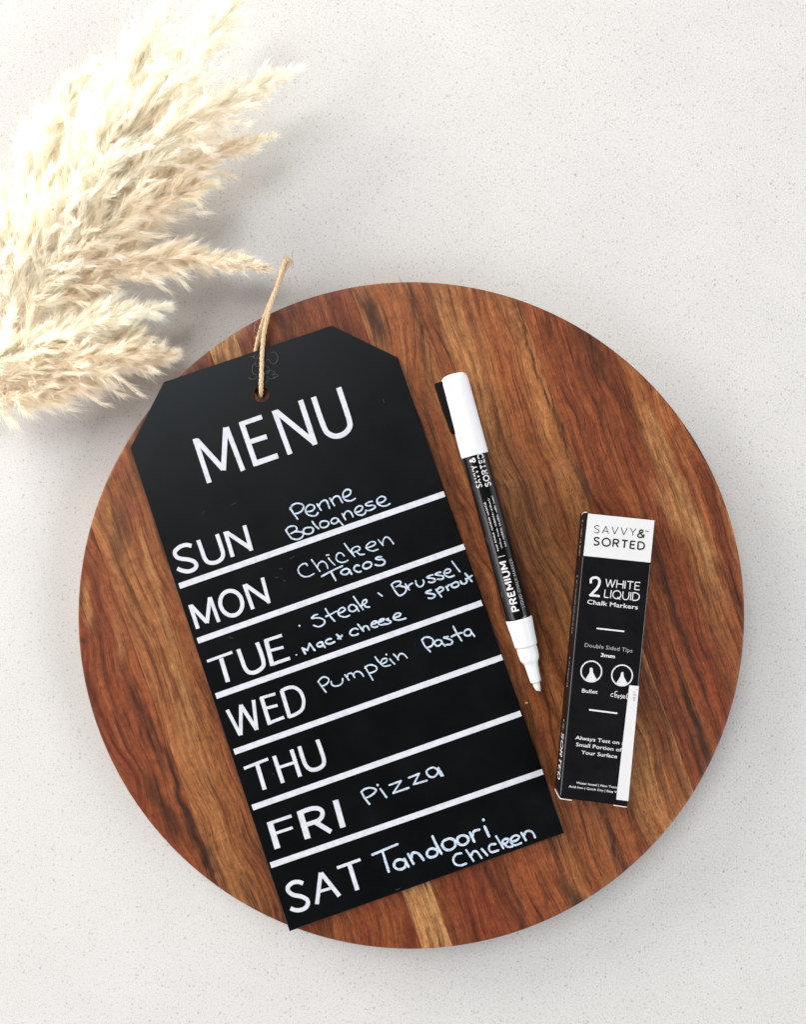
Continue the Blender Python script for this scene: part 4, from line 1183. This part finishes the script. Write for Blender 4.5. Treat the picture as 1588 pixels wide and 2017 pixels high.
def plume(path, wmax, nbranch, label, seed, hair_len=(20, 52), full=1.0, mat=None):
    """all in photo pixels, x right, y down, z up; turned into metres at the end"""
    rs = np.random.RandomState(seed)
    path = [(p[0], p[1], p[2] * 0.5 - 14) for p in path]
    c = np.array(catmull([np.array(p, float) for p in path], 12))
    # true positions: undo the perspective for each height
    k = (DIST - c[:, 2:3]) / DIST
    c = np.concatenate([(c[:, :2] - [CX, CY]) * k, c[:, 2:3]], 1)
    seg = np.linalg.norm(np.diff(c, axis=0), axis=1)
    arc = np.concatenate([[0], np.cumsum(seg)]); L = arc[-1]
    def at(s):
        return np.stack([np.interp(s * L, arc, c[:, i]) for i in range(3)], -1)
    def tang(s):
        return unit(at(np.minimum(s + 0.01, 1)) - at(np.maximum(s - 0.01, 0)))
    # branches
    s = np.sort(0.02 + 0.97 * (1 - (1 - rs.uniform(0, 1, nbranch)) ** 0.78))
    env = 1.0 * wmax * np.clip(s / 0.15, 0.3, 1) * np.clip((1.02 - s) / 0.52, 0.03, 1) ** 0.95
    P, T = at(s), tang(s)
    up = np.tile([0, 0, 1.0], (nbranch, 1))
    side = unit(np.cross(T, up)); upv = np.cross(side, T)
    phi = rs.uniform(0, 2 * np.pi, nbranch)
    rad = side * np.cos(phi)[:, None] + upv * (np.sin(phi) * 0.75)[:, None]
    ang = np.radians(rs.uniform(10, 50, nbranch)) * (1 - 0.35 * s ** 3)
    bl = env * rs.uniform(1.1, 1.9, nbranch)
    nt_ = 10
    j = np.linspace(0.08, 1, nt_)[None, :] + rs.uniform(-.04, .04, (nbranch, nt_))
    # branch curve: leaves at an angle and bows back towards the axis direction
    bend = rs.uniform(-0.25, 0.35, (nbranch, 1))
    along = np.cos(ang)[:, None] * j * bl[:, None]
    out = (np.sin(ang)[:, None] * (j - bend * j * j)) * bl[:, None] * full
    lat = rs.normal(0, 0.06, (nbranch, 1)) * j * bl[:, None]
    Q = P[:, None] + T[:, None] * along[..., None] + rad[:, None] * out[..., None] + np.cross(T, rad)[:, None] * lat[..., None]
    BD = unit(T[:, None] * np.cos(ang)[:, None, None] + rad[:, None] * (np.sin(ang)[:, None] * (1 - 2 * bend * j))[..., None])
    Q = Q.reshape(-1, 3); BD = BD.reshape(-1, 3)
    tone = np.clip(rs.normal(0.5, 0.2, (nbranch, 1)) + rs.normal(0, 0.13, (nbranch, nt_)), 0, 1).reshape(-1)
    jj = j.reshape(-1)
    # tuft direction wobble
    TD = unit(BD + rs.normal(0, 0.26, BD.shape))
    nh = 23
    tip = np.repeat(np.repeat(s, nt_), nh)
    Qh = np.repeat(Q, nh, 0) + rs.normal(0, 1.7, (len(Q) * nh, 3))
    outer = np.repeat(jj, nh)[:, None]
    Dh = unit(np.repeat(TD, nh, 0) + rs.normal(0, 1, (len(Q) * nh, 3)) * (0.20 - 0.10 * outer - 0.04 * tip[:, None]))
    tone = np.clip(np.repeat(tone, nh) + rs.normal(0, 0.10, len(Qh)), 0, 1)
    ln = rs.uniform(*hair_len, len(Qh)) * np.repeat(1.0 - 0.25 * jj, nh) * (1 - 0.62 * tip ** 3)
    n = len(Qh)
    w = rs.uniform(0.26, 0.56, n)
    wisp = rs.rand(n) < 0.10
    ln = np.where(wisp, ln * 1.7, ln)
    w = np.where(wisp, w * 0.6, w)
    sidev = unit(np.cross(Dh, rs.normal(0, 1, (n, 3))))
    curl = unit(np.cross(Dh, rs.normal(0, 1, (n, 3)))) * (ln * rs.uniform(0.02, 0.22, n))[:, None]
    steps = np.array([0, 0.38, 0.72, 1.0]); wd = np.array([0.75, 1.0, 0.72, 0.12])
    V = np.empty((n, 4, 2, 3))
    for i, (a, ww) in enumerate(zip(steps, wd)):
        ctr_ = Qh + Dh * (ln * a)[:, None] + curl * a * a
        V[:, i, 0] = ctr_ + sidev * (w * ww)[:, None]
        V[:, i, 1] = ctr_ - sidev * (w * ww)[:, None]
    V = V.reshape(-1, 3)
    floor = -H + 1.0
    V[:, 2] = np.where(V[:, 2] < floor + 6, floor + 6 * np.exp((V[:, 2] - floor - 6) / 30.0) * 1.0, V[:, 2])
    world_v = np.stack([V[:, 0] * S, -V[:, 1] * S, (H + V[:, 2]) * S], 1)
    b = np.arange(n)[:, None] * 8
    qd = np.concatenate([b + np.array([[0, 1, 3, 2]]), b + np.array([[2, 3, 5, 4]]), b + np.array([[4, 5, 7, 6]])], 1).reshape(-1, 4)
    basep = c[0]
    t = thing('pampas_plume', label, 'pampas grass', (basep[0] * S, -basep[1] * S, 0), group='dried pampas plumes spread from the left edge')
    me = big_mesh('fluff', world_v, qd, mat or m_fl)
    atn = me.attributes.new('tuft', 'FLOAT', 'POINT')
    tv = np.repeat(tone, 8)
    if len(me.vertices) == len(tv):
        atn.data.foreach_set('value', tv.astype(np.float32))
    link('fluff', me, t, kind='stuff')
    # stem and fine branch ribs
    def world(p):
        return np.stack([p[:, 0] * S, -p[:, 1] * S, (H + np.maximum(p[:, 2], -H + 3)) * S], 1)
    vs, fs = frame_tube(world(c[::3]), np.linspace(2.6, 0.5, len(c[::3])) * S, 6)
    link('stem', mesh('stem', vs, fs, m_stem), t, smooth=True)
    g = G()
    for i in rs.choice(len(Q), 26, replace=False):
        p, d = Q[i] + rs.normal(0, 3, 3), TD[i]
        l, ww = rs.uniform(4, 8), rs.uniform(0.7, 1.2)
        sv = unit(np.cross(d, rs.normal(0, 1, 3)))
        uv_ = np.cross(d, sv)
        ring = [p + sv * ww, p + uv_ * ww, p - sv * ww, p - uv_ * ww]
        tip0, tip1 = p - d * l / 2, p + d * l / 2
        vs = world(np.array([tip0] + ring + [tip1]))
        g.add(vs, [(0, 2, 1), (0, 3, 2), (0, 4, 3), (0, 1, 4), (5, 1, 2), (5, 2, 3), (5, 3, 4), (5, 4, 1)])
    link('seed_husks', mesh('seed_husks', g.v, g.f, m_seed), t, kind='stuff')
    return t

plume([(-50, 640, 60), (30, 450, 100), (70, 340, 125), (105, 255, 130), (145, 185, 125), (190, 118, 110)], 62, 150, 'upright cream plume nearest the top left corner, tip pointing up', 101)
plume([(-20, 640, 70), (90, 440, 130), (185, 290, 165), (255, 160, 175), (305, 60, 165), (350, -60, 150)], 70, 170, 'bright white plume running out of the top edge, left of two', 102)
plume([(0, 640, 60), (130, 420, 120), (255, 260, 155), (370, 120, 160), (450, 25, 150), (530, -60, 140)], 82, 170, 'bright white plume running out of the top edge, right of two', 103)
plume([(0, 660, 60), (160, 430, 100), (290, 300, 120), (410, 220, 125), (510, 172, 120), (596, 135, 105)], 84, 170, 'long pale plume whose wispy tip reaches farthest right near the top', 104)
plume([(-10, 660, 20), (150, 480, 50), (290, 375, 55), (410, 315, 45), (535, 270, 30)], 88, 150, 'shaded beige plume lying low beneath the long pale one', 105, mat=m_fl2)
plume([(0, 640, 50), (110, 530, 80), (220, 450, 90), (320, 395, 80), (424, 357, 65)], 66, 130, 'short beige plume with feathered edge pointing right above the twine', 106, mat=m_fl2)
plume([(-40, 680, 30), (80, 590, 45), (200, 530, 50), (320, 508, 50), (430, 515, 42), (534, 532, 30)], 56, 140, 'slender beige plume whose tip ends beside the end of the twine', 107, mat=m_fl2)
plume([(-60, 745, 60), (30, 695, 80), (110, 660, 85), (190, 636, 80), (262, 616, 68), (334, 603, 50)], 46, 120, 'plume with a white sunlit ridge and sharp tip, above the lowest two', 108)
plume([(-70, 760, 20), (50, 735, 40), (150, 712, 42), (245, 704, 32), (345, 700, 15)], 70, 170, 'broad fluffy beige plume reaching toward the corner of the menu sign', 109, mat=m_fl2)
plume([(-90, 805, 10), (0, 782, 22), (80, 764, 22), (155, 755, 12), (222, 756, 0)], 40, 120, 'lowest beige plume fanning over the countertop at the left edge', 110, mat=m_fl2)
plume([(-120, 600, 60), (-60, 520, 90), (-20, 470, 100), (14, 425, 95)], 48, 90, 'small cream plume poking in at the left edge of the picture', 111)
